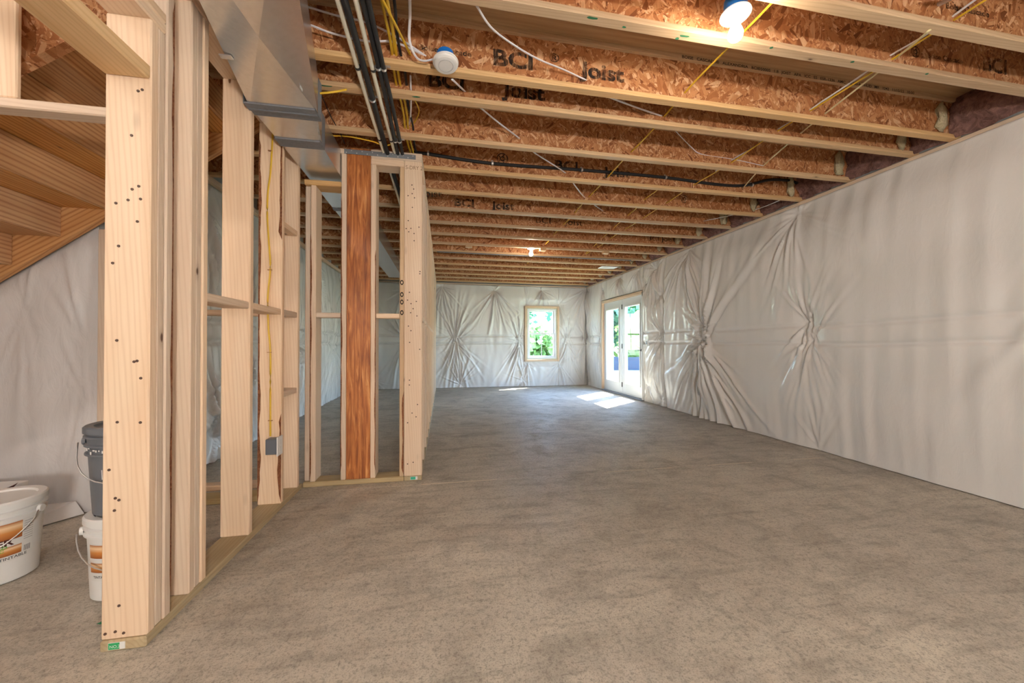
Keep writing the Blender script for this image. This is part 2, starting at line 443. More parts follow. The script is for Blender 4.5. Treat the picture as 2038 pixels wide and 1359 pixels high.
struct(box('wall_stair_end', (XW - .2, YB, 0), (XW, YS + .2, ZT), M_VINYL, bev=0))
struct(box('wall_back', (XW - .2, YB - .2, 0), (XR, YB, ZT), M_VINYL, bev=0))

# ------------------------------------------------------------------ insulation blankets
def sstep(x, w): t = np.clip(x / w, 0, 1); return t * t * (3 - 2 * t)
def blanket(name, label, O, S, N, s0, s1, z0, z1, pins, bands=(), bulge=0.09, amp=0.03, seed=1, hole=None, res=0.014, mat=None, ztop=None, flip=False, soft=1.0, edge=0.10, parent=None, group=None):
    O, S, N = np.array(O, float), np.array(S, float), np.array(N, float)
    ns = max(3, int((s1 - s0) / res)); nz = max(3, int((z1 - z0) / res))
    s, z = np.meshgrid(np.linspace(s0, s1, ns), np.linspace(z0, z1, nz), indexing='ij')
    r_ = np.random.default_rng(seed)
    d = np.ones_like(s) * (1 + 0.35 * vnoise(s, z, seed + 1, 0.35))
    e = sstep(np.minimum(s - s0, s1 - s), edge) * (0.45 + 0.55 * sstep(z - z0, 0.6)) * (0.55 + 0.45 * sstep(z1 - z, 0.35)) * sstep(z1 - z, 0.025)
    if hole:
        a, b, c, dd = hole
        dx = np.maximum(np.maximum(a - s, s - b), 0); dz = np.maximum(np.maximum(c - z, z - dd), 0)
        dist = np.hypot(dx, dz); e = e * (0.15 + 0.85 * sstep(dist, 0.16))
    d *= e
    fold = np.zeros_like(s)
    for (ps, pz, R, A) in pins:
        ds = s - ps; dz = z - pz; r = np.hypot(ds, dz) + 1e-6; th = np.arctan2(dz, ds)
        d *= 1 - 0.85 * np.exp(-(r / 0.12) ** 1.3)
        nf = int(30 + 14 * R)
        for j in range(nf):
            t0 = r_.uniform(0, 2 * PI) if r_.uniform() < .22 else (-PI / 2 if r_.uniform() < .66 else PI / 2) + r_.normal() * .42   # folds gather towards the vertical
            L = R * (0.16 + 0.75 * abs(math.sin(t0)) ** 1.3) * r_.uniform(0.35, 1.15)
            if math.sin(t0) < -.5: L *= 1.25
            cs, sn = math.cos(t0), math.sin(t0)
            al = ds * cs + dz * sn; la = -ds * sn + dz * cs + 0.035 * np.sin(al * r_.uniform(2, 6) + r_.uniform(0, 6)) * al
            wd = (0.006 + 0.024 * np.clip(al, 0, 2)) * r_.uniform(.7, 1.4)
            k_ = 1.6 * A * r_.uniform(.3, 1.0)
            prof = np.exp(-(la / wd) ** 2) - 0.55 * np.exp(-((la - 1.9 * wd) / wd) ** 2)
            fold += k_ * prof * np.where(al > 0, (al / (al + .05)) * np.exp(-(np.maximum(al, 0) / L) ** 2), 0) * np.minimum(1, wd / .012)
    for (bz, dep) in bands:
        wv = 0.02 * vnoise(s, z * 0, seed + 9, 0.5)
        d *= 1 - dep * np.exp(-((z - bz - wv) / 0.018) ** 2)
    low = 0.012 * soft * vnoise(s, z * 0.6, seed + 3, 0.9) + 0.006 * soft * vnoise(s * 1.6, z * 0.35, seed + 4, 2.2) + 0.0035 * soft * vnoise(s * 1.5, z * 0.12, seed + 6, 5.0) * (0.3 + 0.7 * sstep(1.1 - z, .8))
    ee = sstep(np.minimum(s - s0, s1 - s), 0.05) * sstep(z1 - z, 0.04)
    if hole: ee = ee * (0.1 + 0.9 * sstep(dist, 0.05))
    disp = np.maximum(bulge * d + (amp * fold + low) * (0.2 + 0.8 * ee), 0.004)
    zz = z.copy()
    if ztop is not None: zz = z + (ztop(s) * ((z - z0) / (z1 - z0)))
    P = O + s[..., None] * S + disp[..., None] * N; P[..., 2] += zz
    keep = None
    if hole:
        sm = (s[:-1, :-1] + s[1:, 1:]) / 2; zm = (z[:-1, :-1] + z[1:, 1:]) / 2
        keep = ~((sm > hole[0]) & (sm < hole[1]) & (zm > hole[2]) & (zm < hole[3]))
    o = grid_obj(name, P, mat or M_VINYL, parent, keep, flip=flip)
    if parent is None: tag(o, label, 'insulation', group)
    return o
def pr(u, v): p = at(u, v, X=XR - .03); return p.y, p.z
def pf(u, v): p = at(u, v, Y=YF - .03); return p.x, p.z
ZB0 = 1.09; ZB1 = 1.27
rp = [(*pr(1590, 425), 0.8, .75), (*pr(1613, 640), 0.55, .7), (*pr(1618, 677), 0.6, .7), (*pr(1628, 893), 0.45, .7),
      (*pr(1373, 497), 1.0, 1.2), (*pr(1409, 650), 1.0, 1.5), (*pr(1410, 678), 1.3, 2.1), (1.15, 2.3, 1.2, 0.8), (0.6, 1.2, 1.0, .6), (0.55, 1.1, 1.0, .6)]
blanket('insulation_blanket', 'long white vinyl-faced insulation blanket pinned along the foundation wall beside the glazed door',
        (XR, 0, 0), (0, 1, 0), (-1, 0, 0), -1.2, 5.72, 0.006, 2.558, rp, ((ZB0 + .0, .22), (ZB1, .18)), 0.105, 0.021, 11, flip=False)
ep = [(5.80, ZB1, .5, .9), (5.80, ZB0, .6, .9), (6.0, 2.4, .9, .9), (6.3, 2.2, .5, .6), (5.85, .1, .5, .8), (6.25, 0.3, .5, .7), (5.82, 1.9, .4, .7)]
blanket('insulation_blanket', 'narrow white insulation blanket strip wrapping the wall end next to the door',
        (XR, 0, 0), (0, 1, 0), (-1, 0, 0), 5.70, 6.385, 0.006, 2.565, ep, ((ZB0, .4), (ZB1, .4)), 0.10, 0.024, 12, edge=0.06)
blanket('insulation_blanket', 'puffy white insulation blanket over the head of the glazed door',
        (XR, 0, 0), (0, 1, 0), (-1, 0, 0), 6.38, 8.26, 2.10, 2.56, [(7.35, 2.5, .7, 1.1), (8.2, 2.3, .5, .8), (6.6, 2.5, .5, .8)], (), 0.13, 0.024, 13, edge=0.05)
blanket('insulation_blanket', 'short white insulation blanket in the corner between door and window walls',
        (XR, 0, 0), (0, 1, 0), (-1, 0, 0), 8.25, YF - .02, 0.006, 2.56, [(9.15, 2.45, .8, 1), (9.1, ZB1, .5, .8), (8.4, ZB1 - .05, .5, .8), (9.1, .1, .4, .6)], ((ZB0, .4), (ZB1, .4)), 0.07, 0.028, 14, edge=0.08)
fp = [(*pf(879, 570), .8, 1), (*pf(984, 578), 1.0, 1.3), (*pf(1078, 578), .8, 1.0), (*pf(906, 664), .9, 1.0), (*pf(906, 681), 1.0, 1.2), (*pf(1034, 664), .6, 1.0), (*pf(1034, 681), .9, 1.2),
      (*pf(1128, 664), .5, .9), (*pf(1128, 681), .6, .9), (*pf(916, 765), .8, 1), (*pf(1042, 757), .7, 1), (*pf(1163, 577), 1.0, 1.1), (*pf(1163, 765), .8, 1), (*pf(1163, 672), .6, .9),
      (*pf(1047, 607), .5, .8), (*pf(1112, 607), .6, 1.0), (*pf(1047, 722), .5, .9), (*pf(1112, 722), .7, 1.0), (-0.9, 2.4, .9, 1), (-.9, 1.2, .8, 1), (-1.6, .2, .8, 1)]
blanket('insulation_blanket', 'white insulation blanket with radiating folds around the small far window',
        (0, YF, 0), (1, 0, 0), (0, -1, 0), XL + .02, XR - .02, 0.006, 2.56, fp, ((ZB0, .45), (ZB1, .4)), 0.10, 0.024, 15, hole=(WX0 - .055, WX1 + .055, WZ0 - .055, WZ1 + .055), flip=True)
lp = [(3.6, 2.3, 1.0, 1), (4.9, 2.35, 1.0, 1.2), (6.6, 2.4, 1, 1.2), (8.0, 2.4, 1, 1), (4.2, 1.2, .9, 1.2), (4.2, 1.05, 1, 1.2), (5.8, 1.2, .9, 1), (5.8, 1.05, 1, 1.2), (7.4, 1.1, 1, 1.1), (3.9, .2, .9, 1), (5.3, .15, .8, 1)]
blanket('insulation_blanket', 'shaded white insulation blanket seen through the studs on the outer wall',
        (XL, 0, 0), (0, 1, 0), (1, 0, 0), 3.17, YF - .02, 0.006, 2.52, lp, ((ZB0, .4), (ZB1, .4)), 0.08, 0.026, 16, flip=True, res=0.018)
# loose grey plastic beside the stairs
def stair_line(X): return 1.856 + 0.753 * (X + 2.105)
def ztop(s): return np.minimum(stair_line(s) + 0.03, 2.55) - 1.0
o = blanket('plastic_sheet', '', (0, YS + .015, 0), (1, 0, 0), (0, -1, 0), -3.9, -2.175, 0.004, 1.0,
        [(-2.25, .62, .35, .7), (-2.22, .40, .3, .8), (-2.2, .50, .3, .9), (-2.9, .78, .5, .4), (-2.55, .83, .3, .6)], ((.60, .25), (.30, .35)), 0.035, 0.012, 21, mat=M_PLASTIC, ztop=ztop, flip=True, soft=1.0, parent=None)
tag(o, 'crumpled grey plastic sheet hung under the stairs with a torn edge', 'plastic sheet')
bm = bmesh.new()
fl = [at(85, 1003, Y=2.72), at(157, 1006, Y=2.77), at(172, 1018, Y=2.79), at(168, 1024, Z=.004), at(150, 1018, Y=2.70), at(85, 1036, Y=2.55)]
fl = [Vector((-2.50, 2.70, .10)), Vector((-2.25, 2.775, .09)), Vector((-2.21, 2.78, .01)), Vector((-2.30, 2.66, .006)), Vector((-2.46, 2.44, .006))]
v = [bm.verts.new(p) for p in fl]; bm.faces.new(v)
g = bmesh.ops.extrude_face_region(bm, geom=list(bm.faces)); 
for x in g['geom']:
    if isinstance(x, bmesh.types.BMVert): x.co.z += .003
bmesh.ops.recalc_face_normals(bm, faces=bm.faces)
bm_obj('folded_flap', bm, M_PLASTIC, o)

# ------------------------------------------------------------------ sill plates and rim insulation
def sill(label, lo, hi):
    t = board('sill_plate', lo, hi, 'pine'); return tag(t, label, 'sill plate')
sill('pale wooden sill plate along the top of the long insulation blanket', (XR - .03, YB, 2.545), (XR + .1, YF, ZJ))
sill('wooden sill plate above the blanket with the small window', (XL, YF - .05, 2.55), (XR - .07, YF + .1, ZJ))
sill('wooden sill plate on the outer wall behind the stud partitions', (XL - .1, YS + .2, 2.53), (XL + .05, YF - .05, ZJ))

# ------------------------------------------------------------------ joists
FW, FT = 0.051, 0.029
joists = [(-1.5, XW), (-1.02, XW), (-0.54, XW), (-0.06, XW), (0.43, XW), (0.91, XW), (1.37, XW), (1.622, XW), (2.093, -1.17), (2.335, -1.17)]
y = 2.802
while y < YF - .05: joists.append((y, XL - .05)); y += 0.4775
WEB = {}
def lum(u, v, Y): return at(u, v, Y=Y)
names = 'abcdefghijklmnopqrstuvwxyz'
jobj = []
for i, (yw, xl) in enumerate(joists):
    xr = XR + .02
    t = thing('floor_joist', 'I-shaped floor joist with strand-board web between pale flanges under the subfloor', 'joist', ((xl + xr) / 2, yw, ZJ), 'plain floor joists overhead')
    for nm, za in (('bottom_flange', ZJ), ('top_flange', ZT - FT)):
        board(nm, (xl, yw - FW / 2, za), (xr, yw + FW / 2, za + FT), 'flange', t, 0.0015)
    box('web', (xl, yw - .0048, ZJ + FT), (xr, yw + .0048, ZT - FT), osb(), t, 0)
    jobj.append(t)
def J(Y): return min(range(len(joists)), key=lambda k: abs(joists[k][0] - Y))
def jl(Y, label):
    o = jobj[J(Y)]; o['label'] = label
    if 'group' in o: del o['group']
    return o
def letter(Y, s, u0, v0, h, sx=1.0, bold=0.0, name='lettering'):
    k = J(Y); p = at(u0, v0, Y=joists[k][0] - .006)
    return text(name, s, p, h, M_INK, jobj[k], sx=sx, bold=bold)
def logo(Y, u, v, r):
    k = J(Y); p = at(u, v, Y=joists[k][0] - .006)
    bm = bmesh.new(); seg = 28
    for ra, rb in ((1.0, .82), (.45, .25)):
        a = [bm.verts.new((p.x + r * ra * math.cos(2 * PI * q / seg), p.y, p.z + r * ra * math.sin(2 * PI * q / seg))) for q in range(seg)]
        b = [bm.verts.new((p.x + r * rb * math.cos(2 * PI * q / seg), p.y, p.z + r * rb * math.sin(2 * PI * q / seg))) for q in range(seg)]
        for q in range(seg): bm.faces.new((a[q], b[q], b[(q + 1) % seg], a[(q + 1) % seg]))
    for q in range(5):
        an = 2 * PI * q / 5; c = Vector((p.x + .62 * r * math.cos(an), p.y, p.z + .62 * r * math.sin(an))); w_ = .14 * r
        bm.faces.new([bm.verts.new(c + Vector(d)) for d in ((-w_, 0, -w_), (w_, 0, -w_), (0, 0, w_ * 1.6))])
    bm_obj('printed_emblem', bm, M_INK, jobj[k])
jl(1.37, 'floor joist with small Boise Cascade print, tied by the blue-backed bulb holder')
letter(1.37, 'Boise Cascade', 1882, 16, .030, 1.15, .0012)
jl(1.622, 'floor joist printed with round emblem, Boise Cascade and large BCI letters near the long blanket')
logo(1.622, 1822, 103, .032); letter(1.622, 'Boise Cascade', 1846, 114, .028, 1.15, .0012); letter(1.622, 'BCI', 1955, 139, .085, 1.1, .004)
jl(2.093, 'floor joist with large BCI Joist print behind the smoke alarm and a coded top flange')
letter(2.093, 'BCI', 980, 128, .092, 1.25, .0045); letter(2.093, '\u00ae', 1093, 122, .05, 1.2, .001); letter(2.093, 'Joist', 1158, 152, .092, 1.2, .0045)
letter(2.093, 'Boise Cascade', 832, 98, .030, 1.2, .0012)
k = J(2.093)
pt_ = Vector((at(1357, 116, Y=2.067).x, 2.093 - FW / 2 - .0008, ZT - FT + .004))
M_INK2 = simple('flange_print', (0.03, 0.02, 0.015), 0.8)
xw = pt_.x
for wd_ in 'BOISE CASCADE\u00ae ALEXANDRIA BCI\u00ae5000S 1.8 JOIST APA ICC ES ESR-1336 AMC 13300-R HUD MR 1242 11/15/22 10:00'.split():
    o = text('flange_lettering', wd_, (xw, pt_.y, pt_.z), .0185, M_INK2, jobj[k], sx=1.2, bold=.0004)
    xw += max(v.co.x for v in o.data.vertices) + .024
jl(2.335, 'floor joist closely behind the BCI Joist one, its big Joist print half hidden')
letter(2.335, 'BCI', 850, 170, .092, 1.2, .0045); letter(2.335, 'Joist', 1003, 190, .092, 1.2, .0045)
jl(3.28, 'floor joist carrying the clipped black line along its printed web')
logo(3.28, 1000, 316, .052); letter(3.28, 'BCI', 1103, 336, .085, 1.3, .004); letter(3.28, 'Joist', 1203, 349, .085, 1.25, .004)
jl(3.757, 'floor joist with a small round emblem print, next after the black line')
logo(3.757, 1362, 396, .045); letter(3.757, 'Joist', 838, 390, .07, 1.2, .001)
jl(4.235, 'floor joist with small BCI Joist print, second after the black line')
letter(4.235, 'BCI', 903, 409, .085, 1.3, .004); letter(4.235, 'Joist', 980, 415, .085, 1.25, .004)
jl(4.712, 'floor joist with faint BCI Joist print, third after the black line')
letter(4.712, 'BCI', 1065, 443, .08, 1.3, .001); letter(4.712, 'Joist', 1125, 447, .08, 1.25, .001)
jl(5.19, 'floor joist with very faint small print, fourth after the black line')
letter(5.19, 'BCI Joist', 1288, 478, .075, 1.3, .001)
ORD = 'zeroth first second third fourth fifth sixth seventh eighth ninth tenth eleventh twelfth thirteenth fourteenth fifteenth sixteenth'.split()
kb = J(3.28)
for q, o in enumerate(jobj):
    if 'group' in o and q > kb: o['label'] = 'plain floor joist, %s joist after the black line toward the window wall' % ORD[q - kb]; del o['group']
    if q == kb - 1: o['label'] = 'plain floor joist just before the one with the black line'; del o['group']
# dabs of green marking on flanges
def dab(Y, u, v, L, parent):
    p = at(u, v, Z=ZJ - .0006); bm = bmesh.new(); n = 9
    vs = [bm.verts.new((p.x + math.cos(2 * PI * q / n) * L * random.uniform(.7, 1.1), p.y + math.sin(2 * PI * q / n) * .008 * random.uniform(.6, 1.2), ZJ - .0006)) for q in range(n)]
    bm.faces.new(vs); bm_obj('green_mark', bm, M_GREENCHALK, parent)
for (Y, u, v, L) in ((1.622, 1178, 36, .035), (1.622, 1242, 54, .012), (1.622, 1362, 72, .03), (1.622, 1348, 77, .012), (1.622, 1535, 95, .012), (1.622, 1697, 123, .012), (1.622, 1845, 147, .010), (2.335, 647, 171, .05), (2.335, 828, 193, .03)):
    dab(Y, u, v, L, jobj[J(Y)])

# batts in the rim bays
for bi, (a, b) in enumerate(zip(joists, joists[1:])):
    y0, y1 = a[0] + .008, b[0] - .008
    if y0 < 0.3: continue
    ny = max(4, int((y1 - y0) / .03)); nz_ = 12
    yy, zz = np.meshgrid(np.linspace(y0, y1, ny), np.linspace(ZJ + .002, ZT - .002, nz_), indexing='ij')
    dx = 0.03 * vnoise(yy, zz, int(y0 * 100), 4.0) + 0.02 * vnoise(yy, zz, int(y0 * 100) + 3, 9.0) + .05 * np.sin((zz - ZJ) / (ZT - ZJ) * PI)
    P = np.stack([XR - .04 - dx, yy, zz], -1)
    t = thing('insulation_batt', ('brown fibreglass batt with cream foam bead, %s joist bay after the black line' % ORD[bi - kb + 1]) if bi >= kb else ('brown fibreglass batt with cream foam bead, %s joist bay before the black line' % ORD[kb - bi]), 'insulation', (XR - .04, (y0 + y1) / 2, ZJ), 'rim insulation batts')
    grid_obj('batt', P, M_BATT, t)
    bm = bmesh.new(); bmesh.ops.create_icosphere(bm, subdivisions=2, radius=1)
    rr = random.Random(int(y0 * 1000))
    for v in bm.verts:
        k_ = 1 + .22 * math.sin(v.co.z * 5 + y0 * 9) * math.cos(v.co.x * 4)
        v.co = Vector((v.co.x * .045 * k_, v.co.y * .022 * k_, v.co.z * .11 * k_)) + Vector((XR - .15 - rr.uniform(0, .04), y1 - .012, (ZJ + ZT) / 2 - .01))
    bm_obj('foam_bead', bm, M_FOAM, t, smooth=True)

# ------------------------------------------------------------------ stud partitions
def bark(parent, X, Y, z0, z1, ax, wmax, seed, sign=1, nrm=(1, 0, 0)):
    """irregular strip of bark on a stud edge: runs in z, width along ax ('x' or 'y')"""
    r = random.Random(seed); bm = bmesh.new(); n = max(6, int((z1 - z0) / .05)); a = []; b = []
    N = Vector(nrm) * .0012
    for i in range(n + 1):
        z = z0 + (z1 - z0) * i / n
        wd = wmax * (0.35 + 0.65 * abs(math.sin(i * .37 + seed) * math.cos(i * .11 + seed * 2))) * r.uniform(.75, 1.1) + .002
        if i in (0, n): wd = .001
        p = Vector((X, Y, z)) + N; q = p + (Vector((wd * sign, 0, 0)) if ax == 'x' else Vector((0, wd * sign, 0)))
        a.append(bm.verts.new(p)); b.append(bm.verts.new(q))
    for i in range(n): bm.faces.new((a[i], b[i], b[i + 1], a[i + 1]))
    return bm_obj('bark_edge', bm, M_BARK, parent)
def nails(parent, pts, nrm):
    bm = bmesh.new()
    for p in pts: add_lathe(bm, [(0, .002), (.0045, .002), (.005, 0)], p, 8, Vector(nrm))
    o = bm_obj('nail_heads', bm, simple('knot_brown', (.09, .05, .035), .6), parent); o['kind'] = 'stuff'; return o
X0, X1 = -1.17, -1.03
P1 = thing('stud_partition', 'stud partition beside the stairs with ganged end studs and a treated sole plate', 'stud wall', ((X0 + X1) / 2, 2.27, 0))
board('sole_plate', (X0, 1.53, 0), (X1, 3.008, .038), 'treated', P1)
def stud(P, lo, hi, kind='pine'): return board('stud', lo, hi, kind, P)
g1 = [1.535, 1.573, 1.611]
stud(P1, (X0, 1.535, .038), (X1, 1.572, 2.24)); stud(P1, (X0, 1.574, .038), (X1 - .003, 1.610, 2.24))
s3 = stud(P1, (X0, 1.612, .038), (X1 + .001, 1.649, ZJ - .076))
for y_, dx_ in ((1.753, 0), (1.7915, -.003), (1.830, .001)): stud(P1, (X0, y_, .038), (X1 + dx_, y_ + .0372, ZJ - .076))
s4 = stud(P1, (X0, 2.235, .038), (X1, 2.273, ZJ - .076))
s5 = stud(P1, (X0, 2.64, .038), (X1, 2.677, ZJ - .076))
s6 = stud(P1, (X0, 2.909, .038), (X1, 2.947, ZJ - .076)); stud(P1, (X0, 2.969, .038), (X1 - .035, 3.006, ZJ - .076))
bark(s5, X1 - .001, 2.6395, .05, .62, 'x', .022, 3, -1, (0, -1, 0)); bark(s5, X1 - .001, 2.6395, 1.75, 2.42, 'x', .026, 5, -1, (0, -1, 0))
bark(s5, X0 + .001, 2.6395, .05, 2.4, 'x', .018, 9, 1, (0, -1, 0))
bark(s3, X1 + .001, 1.649, .1, 2.4, 'y', .012, 4, -1, (1, 0, 0))
board('top_plate', (X0, 1.612, ZJ - .076), (X1, 3.008, ZJ - .038), 'pine', P1); board('top_plate', (X0, 1.612, ZJ - .0375), (X1, 3.008, ZJ), 'pine', P1)
board('top_plate', (X0, -.9, 2.24), (X1, 1.6105, 2.278), 'pine', P1); board('top_plate', (X0, -.9, 2.279), (X1, 1.6105, 2.317), 'pine', P1)
h0 = board('door_header', (X0, -.9, 2.018), (X1, 1.5345, 2.066), 'flange', P1)
z_b = 1.262
for (ya, yb, z_) in ((1.8665, 2.2345, z_b), (2.2735, 2.6395, z_b), (2.6775, 2.9085, z_b), (2.6775, 2.9085, at(593, 470, X=X1).z), (2.6775, 2.9085, at(593, 781, X=X1).z)):
    board('blocking', (X0 + .01, ya, z_), (X1 - .004, yb, z_ + .038), 'pine', P1)
nl = [(-1.155, 1.5345, .062), (-1.125, 1.5345, .066), (-1.10, 1.5345, .058)] + [(random.uniform(X0 + .02, X1 - .02), 1.5345, random.uniform(.1, 2.0)) for _ in range(22)]
nails(P1, nl, (0, -1, 0))
tg = box('grade_tag', (-1.142, 1.5285, .008), (-1.092, 1.5299, .032), M_WPL, P1, 0)
box('green_print', (-1.141, 1.5281, .009), (-1.108, 1.5286, .031), M_GREEN, tg, 0)
text('lettering', 'NO.2', (-1.138, 1.5279, .014), .010, M_WPL, tg)

Y0, Y1 = 3.0095, 3.148
P2 = thing('stud_partition', 'stud partition holding the reddish engineered post beside the corner stud', 'stud wall', (-.6, 3.08, 0))
board('sole_plate', (X0 + .14, Y0, 0), (-.3025, Y1, .038), 'treated', P2); 
a1 = stud(P2, (-.981, Y0 + .001, .038), (-.943, Y1, 2.27)); a2 = stud(P2, (-.766, Y0 + .001, .038), (-.7285, Y1, ZJ - .05))
box('engineered_post', (-.7275, Y0 + .006, .038), (-.5525, Y1, ZJ), M_PSL, P2, .003)
a3 = stud(P2, (-.5515, Y0 + .001, .038), (-.513, Y1, ZJ - .115)); a4 = stud(P2, (-.336, Y0 + .001, .038), (-.303, Y1, ZJ - .115), 'flange')
board('header', (-.5515, Y0 + .001, ZJ - .115), (-.303, Y1, ZJ - .066), 'pine', P2)
board('top_plate', (-.5515, Y0, ZJ - .066), (-.165, Y1, ZJ), 'pine', P2); board('top_plate', (-.79, Y0 + .002, ZJ - .05), (-.7285, Y1, ZJ - .012), 'pine', P2)
board('header', (-1.028, Y0 + .002, 2.2715), (-.767, Y1, 2.312), 'hemfir', P2)
stud(P2, (-1.028, Y0 + .03, .038), (-.99, Y1, 2.2705))
for (xa, xb, z_) in ((-.9425, -.767, 1.272), (-.9895, -.9815, 1.272), (-.5125, -.3365, 1.272)):
    board('blocking', (xa, Y0 + .004, z_), (xb, Y1 - .05, z_ + .038), 'pine', P2)
bark(a2, -.766, Y0 + .0005, .1, 2.2, 'x', .010, 13, 1, (0, -1, 0)); bark(a4, -.303, Y0 + .0005, .05, .7, 'x', .014, 17, -1, (0, -1, 0))
bark(a1, -.981, Y0 + .0005, .05, 1.9, 'x', .010, 19, 1, (0, -1, 0)); bark(a3, -.513, Y0 + .0005, .1, 1.8, 'x', .008, 23, -1, (0, -1, 0))
for vv in (553, 577, 592, 613): # stencilled rings on the stud edge
    p = at(799, vv + 9, Y=Y0)
    bm = bmesh.new(); n = 20
    a = [bm.verts.new((p.x + .003 + .013 * math.cos(2 * PI * q / n), Y0 + .0006, p.z + .020 * math.sin(2 * PI * q / n))) for q in range(n)]
    b = [bm.verts.new((p.x + .003 + .006 * math.cos(2 * PI * q / n), Y0 + .0006, p.z + .010 * math.sin(2 * PI * q / n))) for q in range(n)]
    for q in range(n): bm.faces.new((a[q], b[q], b[(q + 1) % n], a[(q + 1) % n]))
    bm_obj('stencilled_ring', bm, M_INK2, a4)
st = tag(box('strap_tie', (-.745, Y0 - .0025, 2.527), (-.215, Y0 - .0005, 2.563), M_DSTEEL, None, 0), 'grey perforated steel strap nailed over the engineered post top', 'metal strap')
bm = bmesh.new()
for q in range(14): add_lathe(bm, [(0, .002), (.004, .0018), (.005, 0)], (-.73 + q * .038, Y0 - .0025, 2.545 + (.008 if q % 2 else -.008)), 8, Vector((0, -1, 0)))
o = bm_obj('nail_heads', bm, M_STEEL, st); o['kind'] = 'stuff'

P3 = thing('stud_partition', 'long stud partition running from the corner stud to the far wall', 'stud wall', (-.233, 6.0, 0))
XA, XB = -.302, -.164
board('sole_plate', (XA, Y0, 0), (XB, YF - .11, .038), 'treated', P3)
board('top_plate', (XA, Y1 + .001, ZJ - .076), (XB, YF - .11, ZJ - .0385), 'pine', P3); board('top_plate', (XA, Y1 + .001, ZJ - .038), (XB, YF - .11, ZJ), 'pine', P3)
c1 = stud(P3, (XA, Y0, .038), (XB, Y0 + .038, ZJ - .0665)); stud(P3, (XA, Y0 + .039, .038), (XB, Y0 + .077, ZJ - .0665))
yy = Y0 + .40
while yy < YF - .2:
    stud(P3, (XA, yy, .038), (XB, yy + .038, ZJ - .0765)); 
    if yy < 7: board('blocking', (XA + .02, yy - .322 if yy < 3.6 else yy - .366, 1.262 + .03 * (int(yy * 10) % 2)), (XB - .005, yy - .0005, 1.30 + .03 * (int(yy * 10) % 2)), 'pine', P3)
    yy += .4045
nails(P3, [(random.uniform(XA + .015, XB - .015), Y0 - .0005, random.uniform(.1, 2.45)) for _ in range(34)], (0, -1, 0))
tg = box('grade_tag', (XA + .05, Y0 - .0015, .008), (XA + .105, Y0 - .0002, .033), M_WPL, P3, 0)
box('green_print', (XA + .052, Y0 - .0019, .010), (XA + .09, Y0 - .0014, .031), simple('teal_print', (.03, .4, .25), .5), tg, 0)
text('grade_stamp', 'S-DRY 2', at(807, 336, Y=Y0 - .001), .030, simple('faint_stamp', (.25, .15, .08), .8), c1, sx=.9)

# stud wall on the line of the stairs, half covered by the plastic sheet
P4 = thing('stud_partition', 'low-lit stud frame between the plastic sheet and the stair partition', 'stud wall', (-1.65, 2.86, 0))
board('sole_plate', (XL - .07, 2.80, 0), (X0 - .002, 2.93, .038), 'treated', P4); board('sole_plate', (XL + .0, 3.06, 0), (X0 - .002, 3.148, .038), 'pine', P4)
for xa in (-2.165, -2.05): stud(P4, (xa, 2.80, .038), (xa + .075 if xa < -2.1 else xa + .038, 2.93, min(stair_line(xa) - .005, 2.5)))
board('blocking', (-2.085, 2.81, 1.30), (-2.051, 2.93, 1.338), 'pine', P4); board('blocking', (-2.01, 2.82, 1.265), (X0 - .002, 2.91, 1.303), 'pine', P4)

# ------------------------------------------------------------------ staircase
ST = thing('staircase', 'open-underside wooden staircase of orange pine boards climbing over the plastic sheet', 'stairs', (-2.7, 2.3, 0))
SY0, SY1 = 1.85, 2.745
rise, run = 0.1826, 0.2425
for i in range(-10, 5):
    xr_ = -2.311 + run * i; zt_ = 1.913 + rise * i        # riser back plane, tread underside
    if zt_ - rise < -.01: 
        if zt_ < .05: continue
    board('riser', (xr_ - .019, SY0, max(zt_ - rise - .0, 0.0)), (xr_, SY1, zt_), 'orange', ST)
    if xr_ + run < X0: board('tread', (xr_ - .04, SY0, zt_ + .0005), (xr_ + run - .0195, SY1, zt_ + .032), 'orange', ST)
def stringer(ya, yb, mat, th_up):
    bm = bmesh.new(); xs = (-4.55, -1.19)
    prof = [(xs[0], max(stair_line(xs[0]), 0)), (xs[1], stair_line(xs[1])), (xs[1], stair_line(xs[1]) + th_up), (xs[0], stair_line(xs[0]) + th_up)]
    a = [bm.verts.new((x, ya, z)) for x, z in prof]; b = [bm.verts.new((x, yb, z)) for x, z in prof]
    bm.faces.new(a); bm.faces.new(b[::-1])
    for q in range(4): bm.faces.new((a[q], b[q], b[(q + 1) % 4], a[(q + 1) % 4]))
    bmesh.ops.recalc_face_normals(bm, faces=bm.faces); o = bm_obj('stringer', bm, mat, ST)
    an = -math.atan(.753); o.data.transform(Matrix.Rotation(-an, 4, 'Y')); o.rotation_euler = (0, an, 0); return o
stringer(SY1 + .001, SY1 + .04, wood('orange', 0), .25)
stringer(SY0 - .045, SY0 - .001, osb(), .40)
P5 = thing('stair_side_framing', 'pale framing rail and stud fixed to the near side of the stair stringer', 'framing', (-1.9, 1.77, 1.9))
zr = at(0, 217, Y=1.745).z
board('rail', (-3.2, 1.735, zr + .006), (X0 - .001, 1.803, zr + .044), 'pine', P5)
board('stud', (-1.76, 1.737, zr + .0445), (at(33, 150, Y=1.737).x, 1.757, ZJ + .2), 'pine', P5); board('stud', (-2.5, 1.737, zr + .0445), (-2.46, 1.80, ZJ), 'pine', P5)

